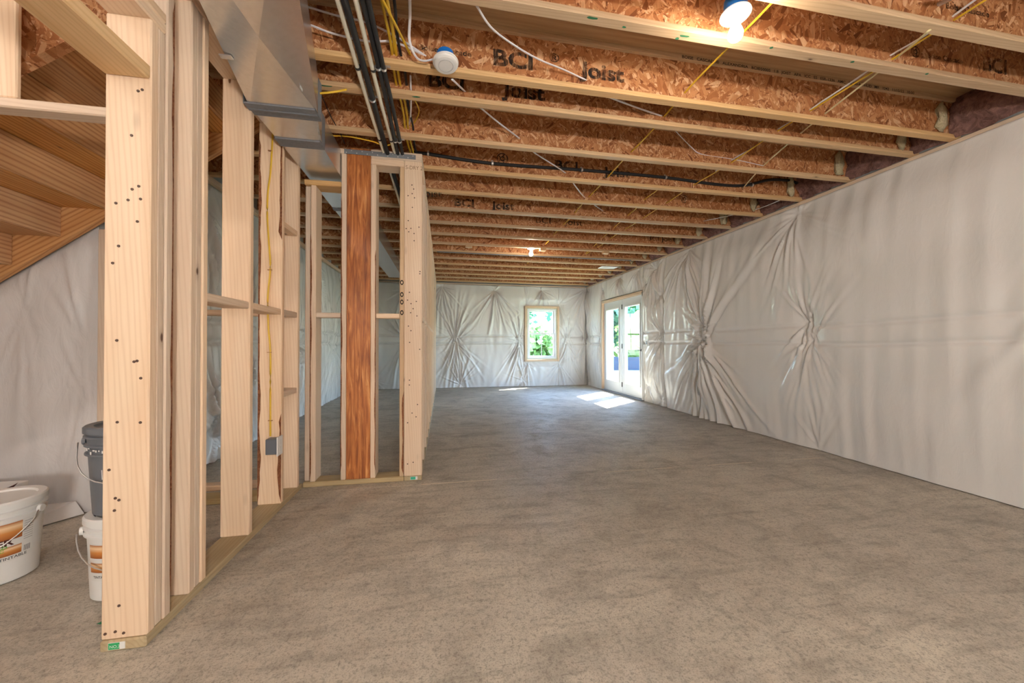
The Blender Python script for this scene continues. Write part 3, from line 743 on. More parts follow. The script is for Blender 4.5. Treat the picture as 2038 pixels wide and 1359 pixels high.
# ------------------------------------------------------------------ duct
DU = thing('sheet_metal_duct', 'galvanised sheet metal trunk duct hung under the joists beside the stair partition', 'duct', (-.9, 3.0, 2.35))
ZD, ZDT = 2.35, 2.555
def duct_section(name, ring0, ring1, cross=0.0):
    """ring = (xl, xr, y)"""
    bm = bmesh.new(); (l0, r0, y0), (l1, r1, y1) = ring0, ring1
    a = [bm.verts.new(p) for p in ((l0, y0, ZD), (r0, y0, ZD), (r0, y0, ZDT), (l0, y0, ZDT))]
    b = [bm.verts.new(p) for p in ((l1, y1, ZD), (r1, y1, ZD), (r1, y1, ZDT), (l1, y1, ZDT))]
    c = bm.verts.new(((l0 + r0 + l1 + r1) / 4, (y0 + y1) / 2, ZD - cross))
    for q in range(4):
        p = (a[q], a[(q + 1) % 4], b[(q + 1) % 4], b[q])
        if q == 0 and cross:
            for e in range(4): bm.faces.new((p[e], p[(e + 1) % 4], c))
        else: bm.faces.new(p)
    bmesh.ops.recalc_face_normals(bm, faces=bm.faces)
    return bm_obj(name, bm, M_GALV, DU)
LX = lambda Y: -0.90 - (Y - 1.56) * .215
RX = lambda Y: -0.528 - (Y - 1.49) * .222
duct_section('duct_length', (LX(.0), RX(.0), .0), (LX(1.12), RX(1.12), 1.12), .006)
duct_section('duct_length', (LX(1.12), RX(1.12), 1.12), (-1.027, -.685, 2.21), .028)
duct_section('duct_transition', (-1.027, -.69, 2.21), (-1.02, -.768, 2.56), .004)
ys = [2.56, 3.75, 4.95, 6.15, 7.4]
for ya, yb in zip(ys, ys[1:]): duct_section('duct_length', (-1.02, -.77, ya), (-1.02, -.77, yb), .004)
def seam(y0, y1, l, r):
    bm = bmesh.new(); e = .004
    add_box(bm, (l - e, y0, ZD - e - .004), (r + e, y1, ZD - .001)); add_box(bm, (r, y0, ZD - .006), (r + e, y1, ZDT)); add_box(bm, (l - e, y0, ZD - .006), (l, y1, ZDT))
    bm_obj('sealed_seam', bm, M_MASTIC, DU); 
seam(2.17, 2.275, -1.035, -.69); seam(2.51, 2.605, -1.023, -.768); seam(3.72, 3.78, -1.02, -.77)
box('drive_cleat', (-1.03, 2.213, ZD - .014), (-.69, 2.223, ZD - .006), M_DSTEEL, DU, 0)
box('hanger_strap', (-.694, 1.97, 2.33), (-.691, 2.0, ZJ + .01), M_STEEL, DU, 0); box('hanger_strap', (-.735, 2.37, 2.33), (-.732, 2.40, ZJ + .01), M_STEEL, DU, 0)
p = at(453, 112, Z=ZD - .006); box('hanger_clip', (p.x - .03, p.y - .012, ZD - .012), (p.x + .02, p.y + .012, ZD - .006), M_STEEL, DU, .001)
# ------------------------------------------------------------------ pipes on the joists
def line_y(name, label, cat, u, v, r, mat, y0, y1, z, group=None, clips=(), cm=None):
    x = at(u, v, Z=z).x
    t = thing(name, label, cat, (x, (y0 + y1) / 2, z), group)
    n = 14; pts = [(x + .004 * math.sin(q * 1.3 + u), y0 + (y1 - y0) * q / n, z + .003 * math.sin(q * 2.1 + u)) for q in range(n + 1)]
    tube('pipe_run', pts, r, mat, t, 10)
    for yk in clips:
        bm = bmesh.new(); add_lathe(bm, [(r + .001, -.007), (r + .004, -.007), (r + .004, .007), (r + .001, .007), (r + .001, -.007)], (x, yk, z), 16, Vector((0, 1, 0)))
        add_box(bm, (x + r, yk - .007, z + r - .004), (x + r + .022, yk + .007, z + r + .001))
        bm_obj('pipe_clip', bm, cm or M_STEEL, t)
    return t
jb = [joists[k][0] for k in range(4, len(joists))]
line_y('water_pipe', 'cream plastic pipe strapped with black hangers, outermost toward the duct', 'pipe', 710, 128, .0118, M_CREAM, -1.5, 5.2, ZJ - .0138, None, (1.622, 2.11, 2.82), M_BLACKMETAL)
line_y('water_pipe', 'cream plastic pipe between the black insulated lines', 'pipe', 742, 135, .0118, M_CREAM, -1.5, 5.2, ZJ - .0138, None, (1.622, 2.11, 2.82), M_BLACKMETAL)
line_y('insulated_line', 'thick black foam-covered line beside the outermost cream pipe', 'pipe', 721, 128, .0165, M_BLACK, -1.5, 5.2, ZJ - .0195, None, (2.36,))
line_y('insulated_line', 'thin black foam-covered line squeezed between a cream pipe and another black line', 'pipe', 752, 133, .0125, M_BLACK, -1.5, 5.2, ZJ - .0155, None, (2.09, 2.82))
line_y('insulated_line', 'thin black foam-covered line on the outside of the bundle facing the yellow cables', 'pipe', 763, 133, .0125, M_BLACK, -1.5, 5.2, ZJ - .0155, None, (2.09, 2.82))
# ------------------------------------------------------------------ cables
def cable(label, pts, mat, r=.0072, flat=.5, group=None, name='electric_cable', cat='cable'):
    o = tube(name, pts, r, mat, None, 8, flat); return tag(o, label, cat, group)
ZH = 2.655
def holes(spec): return [at(u, v, Y=Y) for u, v, Y in spec]
def ycable(x, z, y0, y1, mat, label, dx=0.0, group=None, wob=.006):
    n = 26
    cable(label, [(x + dx * q / n + wob * math.sin(q * 1.7 + x * 9), y0 + (y1 - y0) * q / n, z + .005 * math.sin(q * 1.1 + x * 5)) for q in range(n + 1)], mat, group=group)
# pair of runs towards the long blanket
ycable(2.40, 2.66, .4, 3.0, M_WCAB, 'white cable threaded through the joist webs nearest the long blanket', .06)
ycable(2.43, 2.645, .4, 6.5, M_YEL, 'yellow cable threaded through the joist webs beside the white one near the long blanket', .03)
cable('cream cable drifting diagonally through the joist webs toward the long blanket', holes([(1850, 60, 1.37), (1779, 119, 1.622), (1641, 227, 2.093), (1592.5, 266, 2.335), (1519, 330, 2.802), (1477, 376, 3.28)]), simple('cream_cable', (.72, .62, .36), .4))
cable('pale cable ending near the black line tip by the long blanket', holes([(1560, 395, 3.29), (1500, 418, 3.757), (1400, 440, 4.235)]), M_WCAB)
ycable(1.46, 2.65, .4, 7.2, M_YEL, 'yellow cable running through every joist web behind the lit bulb holder', .16)
ycable(2.15, 2.66, 3.4, 6.6, M_YEL, 'yellow cable in the joist webs over the middle of the floor', .35)
cable('white cable sagging across the bay in front of the large BCI Joist print', holes([(949, 12, 1.66), (985, 62, 1.80), (1060, 112, 1.95), (1125, 140, 2.04), (1167, 160, 2.09)]), M_WCAB, .006)
cable('white cable joining the yellow cable behind the half hidden print', holes([(1180, 178, 2.12), (1217, 195, 2.18), (1270, 215, 2.26), (1317, 231, 2.33)]), M_WCAB)
cable('white cable leaving the smoke alarm and zigzagging through joist webs', holes([(900, 158, 2.05), (925, 182, 2.33), (955, 213, 2.45), (1000, 250, 2.66), (1033, 275, 2.795), (1061, 302, 2.95), (1125, 344, 3.275), (1145, 370, 3.45), (1164, 393, 3.75), (1200, 420, 4.2)]), M_WCAB)
cable('thin white cable bending along the joist before the black line', holes([(1330, 245, 2.55), (1343, 259, 2.60), (1375, 292, 2.74), (1397, 307, 2.795), (1460, 317, 2.795), (1519, 330, 2.795)]), M_WCAB, .0045)
for x, lb in ((-.285, 'yellow cable of the twin run, the one next to the black foam lines'), (-.262, 'yellow cable of the twin run, the one next to the single black cable')): ycable(x, 2.645, .4, 4.6, M_YEL, lb, .02)
cable('slanting yellow cable crossing the bay toward the smoke alarm cable', holes([(755, -12, 1.70), (790, 55, 1.88), (817, 110, 2.09)]), M_YEL)
ycable(-.235, 2.645, .4, 4.0, M_BLACK, 'single black cable beside the twin yellow run', .02)
cable('single yellow cable dropping behind the black foam lines', holes([(769, -10, 1.70), (781, 60, 1.92), (786, 108, 2.09)]), M_YEL)
cable('upper white cable leaving the duct behind the foam lines', [at(592, 12, Y=2.0), at(612, 14, Y=2.0), at(670, 31, Y=2.02), at(730, 45, Y=2.04), at(790, 74, Y=2.06), at(848, 112, Y=2.09)], M_WCAB, .007)
cable('lower white cable leaving the duct behind the foam lines', [at(604, 50, Y=2.0), at(618, 50, Y=2.0), at(660, 66, Y=2.02), at(730, 82, Y=2.04), at(785, 84, Y=2.05), at(846, 111, Y=2.09)], M_WCAB, .007)
cable('white cable looping down into the smoke alarm box', [at(815, -30, Y=1.72), at(816, 30, Y=1.86), at(815, 80, Y=1.95), at(828, 113, Y=2.0), at(845, 121, Y=2.02), at(868, 116, Y=2.03)], M_WCAB, .007)
cable('yellow cable bowed over the engineered post top', [at(650, 270, Y=2.9), at(690, 271, Y=2.9), at(740, 281, Y=2.9), at(765, 289, Y=2.9), at(785, 285, Y=2.9)], M_YEL, .0055, 1)
cable('yellow cable tucked under the duct beside the hanger strap', [at(635, 186, Y=2.25), at(665, 183, Y=2.25), at(690, 178, Y=2.28)], M_YEL, .0055, 1)
cable('yellow cable curling down from a joist web by the foam lines', [at(825, 197, Y=2.4), at(834, 220, Y=2.6), at(828, 238, Y=2.75), at(818, 252, Y=2.797)], M_YEL, .0045, 1)
cable('white cable falling past the half hidden print by the foam lines', [at(817, 150, Y=2.25), at(818, 200, Y=2.4), at(816, 240, Y=2.7), at(810, 252, Y=2.797)], M_WCAB, .0055)
cable('thin dark wire hanging from the duct to the strap end', [at(640, 190, Y=2.5), at(660, 235, Y=2.7), at(676, 262, Y=2.85), at(686, 286, Y=2.98)], M_BLACK, .003, 1, name='hanger_wire', cat='wire')
# black line with clips along the joist web
bl = thing('gas_line', 'black clipped line along a joist web ending in a tan tip near the blanket', 'pipe', tuple(at(1150, 335, Y=3.26)))
pts = [at(u, v, Y=3.255) for u, v in ((820, 303), (852, 306), (980, 325), (1158, 338), (1325, 353), (1420, 366), (1480, 369), (1530, 358), (1570, 359), (1590, 366))]
pts = [Vector((p.x, 3.257, p.z)) for p in pts]
tube('pipe_run', pts, .0135, M_BLACK, bl, 10)
tube('end_tip', [pts[-1], pts[-1] + Vector((.05, 0, -.02))], .016, M_CREAM, bl, 8)
for u, v in ((852, 306), (980, 325), (1158, 338), (1325, 353), (1497, 368)):
    p = at(u, v, Y=3.255); bm = bmesh.new()
    add_lathe(bm, [(.0145, -.008), (.0175, -.008), (.0175, .008), (.0145, .008), (.0145, -.008)], (p.x, 3.257, p.z), 14, Vector((1, 0, 0)))
    add_box(bm, (p.x - .008, 3.27, p.z + .012), (p.x + .008, 3.275, p.z + .035)); bm_obj('pipe_clip', bm, M_STEEL, bl)
tag(tube('conduit', [at(1838, 26, Y=1.40), at(1848, 18, Y=1.395), at(1900, -8, Y=1.30), at(1960, -60, Y=1.1)], .010, M_STEEL), 'bare metal conduit stub bending through a joist web', 'conduit')
tag(tube('copper_line', [(-.1, 6.12, ZJ - .01), (1.0, 6.13, ZJ - .012), (2.2, 6.12, ZJ - .01), (3.3, 6.12, ZJ - .01)], .009, M_DSTEEL), 'thin dark pipe crossing under the joists behind the distant bulb', 'pipe')

# ------------------------------------------------------------------ fixtures
def bulb_holder(label, c, ax=Vector((0, 0, -1)), box_=True, bm_=None):
    t = thing('bulb_holder', label, 'lamp', c); c = Vector(c)
    if box_: lathe('junction_box', [(0, -.062), (.046, -.062), (.05, 0), (0, 0)], c, M_BLUE, t, 24, ax)
    lathe('porcelain_base', [(0, 0), (.063, 0), (.064, .006), (.058, .013), (.030, .022), (.0265, .034), (.025, .042), (0, .042)], c, M_PORC, t, 32, ax)
    lathe('bulb', [(0, .040), (.014, .042), (.016, .052), (.026, .073), (.031, .090), (.030, .104), (.022, .117), (.010, .123), (0, .1245)], c, bm_ or M_BULB, t, 16, ax)
    return t
LA = at(1467, 22, Y=1.45)
bulb_holder('lit bulb in a porcelain holder on a blue box beside a joist', (LA.x, 1.46, LA.z - .004), Vector((0, -.0, -1)))
LF = at(1057, 497, Z=ZJ - .03)
bulb_holder('small distant lit bulb in a white porcelain holder under the joists', (at(1057, 500, Y=5.667).x, 5.667, ZJ), box_=False)
bulb_holder('added unseen fill bulb under the joists behind the camera', (1.3, -1.26, ZJ + .01), bm_=M_BULB2)  # out of view; added to even out the room's brightness
bulb_holder('added unseen fill bulb under the joists at the foot of the stairs', (-2.9, .65, ZJ + .01), bm_=M_BULB2)  # unseen lamp, added as fill on the stair side
bulb_holder('added unseen fill bulb under the joists by the back wall near the stairs', (-1.6, -1.26, ZJ + .01), bm_=M_BULB2)  # one more unseen lamp, added as fill from the rear
wl = thing('fill_light', 'added unseen fill light on a tripod behind the camera by the back wall', 'lamp', (.7, -1.9, 0))  # invented source out of view, gives frontal fill
for q in range(3):
    an = 2 * PI * q / 3 + .4; tube('leg', [(.7, -1.9, .55), (.7 + .4 * math.cos(an), -1.9 + .4 * math.sin(an), .01)], .012, M_DSTEEL, wl, 8)
tube('pole', [(.7, -1.9, .45), (.7, -1.9, 1.05)], .014, M_DSTEEL, wl, 8)
box('housing', (.52, -2.0, 1.03), (.88, -1.905, 1.29), M_DSTEEL, wl, .01); box('lens', (.54, -1.9045, 1.05), (.86, -1.897, 1.27), emis('fill_lens', (1.0, .94, .87), FILL_LENS), wl, 0)  # glowing face of the added fill light
SM = at(887, 124, Y=1.99)
sm = thing('smoke_alarm', 'round white smoke alarm hanging from a blue ceiling box', 'smoke alarm', (SM.x, 1.99, SM.z))
ax = Vector((.05, -.10, -1)).normalized()
lathe('junction_box', [(0, -.05), (.044, -.05), (.048, -.004), (0, -.004)], SM, M_BLUE, sm, 24, ax)
lathe('alarm_base', [(0, -.004), (.066, -.004), (.068, 0), (.067, .006), (0, .006)], SM, M_PORC, sm, 36, ax)
cv = lathe('alarm_cover', [(.0635, .006), (.061, .016), (.056, .020), (.052, .0208), (.0, .0212)], SM, M_WPL, sm, 36, ax)
lathe('vent_ring', [(.036, .0206), (.040, .0206), (.040, .0226), (.036, .0226), (.036, .0206)], SM, simple('alarm_grey', (.55, .55, .56), .5), cv, 30, ax)
# outlet box on the stud
zo = at(545, 885, Y=2.63).z
ob = thing('outlet_box', 'grey metal outlet box with white cover plate on a stud', 'outlet', (-1.05, 2.6, zo))
box('metal_box', (-1.095, 2.57, zo - .048), (-1.03, 2.638, zo + .048), M_GREYPL, ob, .003)
cp = box('cover_plate', (-1.0295, 2.566, zo - .060), (-1.022, 2.642, zo + .060), M_WPL, ob, .002)
for dz in (-.022, .022): box('socket', (-1.0225, 2.59, zo + dz - .015), (-1.0205, 2.62, zo + dz + .015), M_PORC, cp, .001)
yc_ = thing('stapled_cable', 'yellow cable stapled down the bark-edged stud into the outlet box', 'cable', (-1.09, 2.63, 1.4))
pts = [at(u, v, Y=2.633) for u, v in ((543, 262), (541, 300), (538, 345), (533, 385), (532, 430), (535, 480), (538, 535), (533, 590), (534, 650), (538, 700), (538, 790), (538, 868))]
tube('cable_run', pts, .0055, M_YEL, yc_, 8)
for u, v in ((538, 300), (537, 537), (536, 701), (538, 837)):
    p = at(u, v, Y=2.633); box('staple', (p.x - .012, 2.626, p.z - .002), (p.x + .012, 2.6395, p.z + .002), simple('staple_copper', (.4, .18, .06), .5), yc_, 0)
# receptacle seen through a torn hole in the narrow blanket
p = at(1385, 690 - 0, X=XR - .10); p = Vector((XR - .115, 6.16, 1.10))
ro = thing('wall_receptacle', 'small white receptacle showing through a torn blanket near the door', 'outlet', tuple(p))
box('cover_plate', (p.x, p.y - .04, p.z - .06), (p.x + .012, p.y + .04, p.z + .06), M_WPL, ro, .003); box('socket', (p.x - .003, p.y - .018, p.z - .03), (p.x + .001, p.y + .018, p.z + .03), M_DSTEEL, ro, .001)
# register boot
p = at(1210, 533, Z=ZJ - .012)
rb = thing('ceiling_register', 'white rectangular register under the joists near the door', 'register', (p.x, p.y, ZJ - .02))
box('frame', (p.x - .17, p.y - .10, ZJ - .012), (p.x + .17, p.y + .10, ZJ), M_WHITE, rb, .003)
for q in range(6): box('louvre', (p.x - .14, p.y - .08 + q * .028, ZJ - .018), (p.x + .14, p.y - .066 + q * .028, ZJ - .011), M_WHITE, rb, 0)
for u, lb in ((933, 'short wood block nailed under a joist toward the long stud partition'), (1080, 'short wood block nailed under a joist right beside the distant bulb'), (1205, 'short wood block nailed under a joist toward the white register')):
    p = at(u, 500, Y=5.64)
    tag(board('wood_block', (p.x - .05, 5.60, ZJ - .045), (p.x + .05, 5.67, ZJ), 'flange'), lb, 'wood block', 'blocks under the joist')

# ------------------------------------------------------------------ door and window
D1 = thing('door_1', 'pair of white glazed exterior doors with black hinges', 'door', (XR - .02, 7.27, 0)); D1['kind'] = 'structure'; del D1['category']; del D1['label']
xd = XR - .02
fr = box('door_frame', (xd - .05, 8.175, 0), (xd + .14, DY1, DZ1), wood('pine', 2), D1, .002)
box('door_frame', (xd - .05, DY0, 0), (xd + .14, 6.415, DZ1), M_WHITE, D1, .002); box('door_frame', (xd - .05, DY0, DZ1 - .035), (xd + .14, DY1, DZ1 + .02), wood('pine', 1), D1, .002)
box('threshold', (xd - .06, DY0, 0), (xd + .16, DY1, .025), M_DSTEEL, D1, .004)
for (ya, yb) in ((7.285, 8.17), (6.42, 7.275)):
    bm = bmesh.new(); z0, z1 = .03, 2.02; s_ = .145; gb, gt = .27, 1.84
    add_box(bm, (xd, ya, z0), (xd + .044, ya + s_, z1), .003); add_box(bm, (xd, yb - s_, z0), (xd + .044, yb, z1), .003)
    add_box(bm, (xd, ya + s_, z0), (xd + .044, yb - s_, gb), .003); add_box(bm, (xd, ya + s_, gt), (xd + .044, yb - s_, z1), .003)
    lf = bm_obj('door_leaf', bm, M_DOOR, D1)
    bm = bmesh.new(); e = .028
    for (a, b, c, d) in ((ya + s_ - e, ya + s_, gb - e, gt + e), (yb - s_, yb - s_ + e, gb - e, gt + e), (ya + s_, yb - s_, gb - e, gb), (ya + s_, yb - s_, gt, gt + e)):
        add_box(bm, (xd - .012, a, c), (xd - .0005, b, d), .003)
    bm_obj('glazing_bead', bm, M_WHITE, lf)
    box('pane', (xd + .018, ya + s_, gb), (xd + .024, yb - s_, gt), M_GLASS, lf, 0)
for z_ in (.22, 1.03, 1.86): box('hinge', (xd - .010, 7.266, z_ - .05), (xd - .0005, 7.294, z_ + .05), M_BLACKMETAL, D1, .001)
lv = box('lever_rose', (xd - .012, 6.47, .93), (xd, 6.52, .98), M_BLACKMETAL, D1, .003); box('lever', (xd - .05, 6.47, .948), (xd - .012, 6.60, .962), M_BLACKMETAL, lv, .003)
W1 = thing('window_1', '', '', ((WX0 + WX1) / 2, YF, WZ0), kind='structure')
bm = bmesh.new(); b_ = .05
rough = wood('treated', 2)
for nm, lo, hi in (('wood_jamb', (WX0 - b_, YF - .07, WZ0 - b_), (WX0, YF + .16, WZ1 + b_)), ('wood_jamb', (WX1, YF - .07, WZ0 - b_), (WX1 + b_, YF + .16, WZ1 + b_)),
                   ('wood_head', (WX0, YF - .07, WZ1), (WX1, YF + .16, WZ1 + b_)), ('wood_sill', (WX0, YF - .07, WZ0 - b_), (WX1, YF + .16, WZ0))):
    board(nm, lo, hi, 'pine', W1)
bm = bmesh.new()
for (a, b, c, d) in ((WX0, WX0 + .018, WZ0, WZ1), (WX1 - .018, WX1, WZ0, WZ1), (WX0, WX1, WZ1 - .018, WZ1), (WX0, WX1, WZ0, WZ0 + .018)): add_box(bm, (a, YF - .055, c), (b, YF - .035, d), .004)
bm_obj('foam_seal', bm, M_FOAM, W1)
f0x, f1x, f0z, f1z = WX0 + .018, WX1 - .018, WZ0 + .018, WZ1 - .018
def frame(name, x0, x1, z0, z1, wd, ya, yb, parent, mat=M_WHITE):
    bm = bmesh.new()
    add_box(bm, (x0, ya, z0), (x0 + wd, yb, z1)); add_box(bm, (x1 - wd, ya, z0), (x1, yb, z1)); add_box(bm, (x0 + wd, ya, z0), (x1 - wd, yb, z0 + wd)); add_box(bm, (x0 + wd, ya, z1 - wd), (x1 - wd, yb, z1))
    return bm_obj(name, bm, mat, parent)
frame('window_frame', f0x, f1x, f0z, f1z, .035, YF - .04, YF + .10, W1)
zm = (f0z + f1z) / 2
for (z0, z1, ya) in ((f0z + .035, zm + .02, YF - .01), (zm - .02, f1z - .035, YF + .03)):
    sh = frame('sash', f0x + .035, f1x - .035, z0, z1, .042, ya, ya + .035, W1)
    box('pane', (f0x + .077, ya + .014, z0 + .042), (f1x - .077, ya + .020, z1 - .042), M_GLASS, sh, 0)
    box('grille_bar', ((f0x + f1x) / 2 - .008, ya + .008, z0 + .042), ((f0x + f1x) / 2 + .008, ya + .013, z1 - .042), M_WHITE, sh, 0)

# ------------------------------------------------------------------ buckets and box
def bucket(name, label, c, rb_, rt, h, mat, lid_mat, lid=True, rings=(.80, .88), ang=0, handle=True):
    c = Vector(c); t = thing(name, label, 'bucket', c)
    prof = [(0, .004), (rb_ - .01, .0), (rb_, .006)]
    R = lambda z: rb_ + (rt - rb_) * z / h
    for k in rings:
        z = h * k; prof += [(R(z), z), (R(z) + .010, z + .002), (R(z) + .010, z + .008), (R(z), z + .012)]
    prof += [(R(h), h), (R(h) - .004, h), (R(h) - .006, h - .02)]
    lathe('pail_body', prof, c, mat, t, 48)
    lathe('lid', [(0, h + .002), (rt - .028, h + .002), (rt - .022, h + .010), (rt + .004, h + .012), (rt + .010, h + .006), (rt + .010, h - .016), (rt + .003, h - .017), (rt + .003, h - .001)], c, lid_mat, t, 48)
    if handle:
        z = h * .84; r = R(z) + .012; pts = []
        for q in range(17):
            a = PI * q / 16
            loc = Vector((math.cos(a) * (r + .012), -math.sin(a) * (r * .35 + .05), z - math.sin(a) * h * .42))
            loc.y = -math.sqrt(max((r + .014) ** 2 - loc.x ** 2, 0)) - .004 if abs(loc.x) < r + .013 else 0
            pts.append(c + Matrix.Rotation(ang, 3, 'Z') @ loc)
        hb = tube('bail_handle', pts, .0025, M_STEEL, t, 6, curve=False)
        tube('grip', pts[7:10], .008, M_WPL, hb, 8, curve=False)
        for s_ in (-1, 1):
            e = c + Matrix.Rotation(ang, 3, 'Z') @ Vector((s_ * (r - .004), 0, z)); lathe('handle_ear', [(0, .012), (.016, .012), (.018, 0), (0, 0)], e, mat, t, 12, Matrix.Rotation(ang, 3, 'Z') @ Vector((s_, 0, 0)))
    return t, R
def wrap(name, c, R, a0, a1, z0, z1, mat, parent, off=.0012, n=14):
    bm = bmesh.new(); A = []; B = []
    for q in range(n + 1):
        a = a0 + (a1 - a0) * q / n
        A.append(bm.verts.new((c[0] + (R(z0) + off) * math.cos(a), c[1] + (R(z0) + off) * math.sin(a), c[2] + z0)))
        B.append(bm.verts.new((c[0] + (R(z1) + off) * math.cos(a), c[1] + (R(z1) + off) * math.sin(a), c[2] + z1)))
    for q in range(n): bm.faces.new((A[q], A[q + 1], B[q + 1], B[q]))
    return bm_obj(name, bm, mat, parent, smooth=True)
def wrap_text(name, s, c, R, a0, z, h, mat, parent, sx=1.0, bold=0.0, off=.0022):
    o = text(name, s, (0, 0, 0), h, mat, None, rot=(0, 0, 0), sx=sx, bold=bold)
    c = Vector(c)
    for v in o.data.vertices:
        zz = z + v.co.y; a = a0 + v.co.x / R(zz); v.co = Vector(((R(zz) + off) * math.cos(a), (R(zz) + off) * math.sin(a), zz))
    o.parent = parent; o.location = c - world_loc(parent); return o
M_LAB = simple('label_paper', (.70, .70, .68), .5, var=.06, scale=60)
def grad_print():
    m = NT('orange_print'); tc = m.n('ShaderNodeTexCoord'); sp = m.n('ShaderNodeSeparateXYZ'); m.l(tc.outputs['Generated'], sp.inputs[0])
    return m.done(m.ramp(sp.outputs[2], [(0.0, (.30, .08, .015)), (.45, (.62, .25, .06)), (.75, (.85, .62, .38)), (1.0, (.42, .12, .02))]), .4)
M_OR = grad_print(); M_BROWNINK = simple('brown_ink', (.06, .012, .012), .5); M_GRNINK = simple('green_ink', (.12, .45, .05), .5); M_GREYINK = simple('grey_ink', (.10, .10, .11), .6)
C1 = (-2.02, 2.115, 0); h1 = .355
b1, R1 = bucket('paint_bucket', 'large white lidded paint bucket with orange label, near the white box', C1, .125, .143, h1, M_WPL, M_WPL, ang=-.1 + PI / 4 * .3)
cd = math.atan2(-C1[1], -C1[0])          # direction to the photographer
lab = wrap('label', C1, R1, cd - 1.0, cd + .84, .10, .275, M_LAB, b1)
wrap('orange_band', C1, R1, cd - .9, cd + .54, .195, .270, M_OR, lab, .0018); wrap('orange_band', C1, R1, cd - .9, cd + .54, .125, .165, M_OR, lab, .0018)
wrap_text('lettering', 'PRIMER', C1, R1, cd - .74, .172, .028, M_BROWNINK, lab, 1.15, .0012)
wrap_text('lettering', 'ZERO', C1, R1, cd - .16, .160, .012, M_GRNINK, lab, 1.2, .0004); wrap_text('lettering', 'VOC', C1, R1, cd - .16, .146, .012, M_GRNINK, lab, 1.2, .0004)
wrap_text('lettering', 'BLANCO TINTABLE', C1, R1, cd - .55, .108, .012, M_GREYINK, lab, 1.1, .0003)
for q in range(9): wrap('small_print', C1, R1, cd + .58, cd + .82, .258 - q * .010, .262 - q * .010, simple('fine_print', (.45, .45, .45), .6), lab, .0018, 5)
for q in range(7): wrap('barcode_bar', C1, R1, cd + .60 + q * .026, cd + .612 + q * .026, .125, .150, M_GREYINK, lab, .0018, 1)
C2 = (-1.372, 1.95, 0)
b2, R2 = bucket('paint_bucket', 'white lidded paint bucket standing under the grey bucket', C2, .122, .135, .335, M_WPL, M_WPL, ang=.5)
cd2 = math.atan2(-C2[1], -C2[0])
lab2 = wrap('label', C2, R2, cd2 - 1.15, cd2 + .5, .09, .245, M_LAB, b2)
wrap('orange_band', C2, R2, cd2 - 1.12, cd2 - .62, .185, .24, M_OR, lab2, .0018); wrap('orange_band', C2, R2, cd2 - 1.12, cd2 - .62, .125, .165, M_OR, lab2, .0018)
wrap_text('lettering', 'TINTABLE', C2, R2, cd2 - 1.0, .102, .010, M_GREYINK, lab2, 1.0, .0003)
for q in range(8): wrap('small_print', C2, R2, cd2 - .58, cd2 - .1, .225 - q * .013, .229 - q * .013, MATS['fine_print'], lab2, .0018, 5)
C3 = (-1.375, 1.955, .3475)
b3, R3_ = bucket('paint_bucket', 'dark grey lidded bucket with white paint drips stacked on a white bucket', C3, .118, .138, .365, M_GREYPL, M_GREYPL, rings=(.70, .80, .9), ang=.3)
cd3 = math.atan2(-C3[1], -C3[0])
rr = random.Random(5)
for q in range(16):
    a = cd3 - 1.2 + q * .09; z = .278 + rr.uniform(-.012, .012); wrap('paint_drip', C3, lambda zz: .1395, a, a + rr.uniform(.03, .08), z, z + rr.uniform(.004, .012), M_WPL, b3, .003, 3)
for q in range(5):
    a = cd3 - .75 + q * .07; z = .19 + rr.uniform(-.03, .03); wrap('paint_drip', C3, R3_, a, a + .025, z, z + rr.uniform(.02, .05), M_WPL, b3, .001, 2)
cb = thing('carton', 'white carton with printed sides against the plastic sheet', 'carton', (-2.62, 2.58, 0))
pa = at(58, 955, Y=2.62)
box('carton_body', (-3.0, 2.48, 0), (pa.x, 2.62, pa.z), M_WHITE, cb, .003)
wp = at(12, 968, Y=2.479)
bm = bmesh.new(); bm.faces.new([bm.verts.new(Vector((wp.x + dx, 2.4785, wp.z + dz))) for dx, dz in ((-.005, -.012), (.03, -.010), (.055, .018), (.03, .004))]); bm_obj('printed_mark', bm, M_BROWNINK, cb)
box('printed_mark', (pa.x - .075, 2.4785, pa.z - .06), (pa.x - .035, 2.4795, pa.z - .035), simple('teal_ink', (.02, .3, .36), .5), cb, 0)
lf = thing('scrap', 'small green scrap lying on the floor by the end stud', 'scrap', tuple(at(205, 1240, Z=0)))
p = at(204, 1240, Z=.004); bm = bmesh.new(); bm.faces.new([bm.verts.new(p + Vector(d)) for d in ((-.02, 0, 0), (-.005, .008, .004), (.02, .004, .002), (.0, -.008, .001))])
bm_obj('scrap_leaf', bm, M_GREENCHALK, lf)

# ------------------------------------------------------------------ outside
gm = NT('lawn_grass'); gn = gm.noise(gm.coords((1, 1, 1), rnd=False), 1.2, 6, .7)
gm.done(gm.ramp(gn, [(.3, (.20, .24, .13)), (.7, (.32, .36, .22))]), .9, 0, .1)
gl = struct(box('ground', (XR + .31, -20, -.2), (70, 70, -.12), gm.m, bev=0)); 
g2 = struct(box('ground', (-50, YF + .31, -.2), (XR + .31, 70, -.12), gm.m, bev=0))
def leafmat(name, a, b):
    m = NT(name); n = m.noise(m.coords((1, 1, 1)), 1.5, 3); c = m.ramp(n, [(.3, a), (.7, b)]); m.done(c, .6, 0, .3)
    tl = m.n('ShaderNodeBsdfTranslucent'); m.l(c, tl.inputs[0]); mx = m.n('ShaderNodeMixShader'); mx.inputs[0].default_value = .35
    m.l(m.b.outputs[0], mx.inputs[1]); m.l(tl.outputs[0], mx.inputs[2]); m.l(mx.outputs[0], m.out.inputs[0]); return m.m
LM = [leafmat('leaves_mid', (.05, .16, .05), (.16, .32, .10)), leafmat('leaves_blue', (.05, .17, .10), (.14, .30, .20)), leafmat('leaves_light', (.16, .30, .08), (.34, .46, .16))]
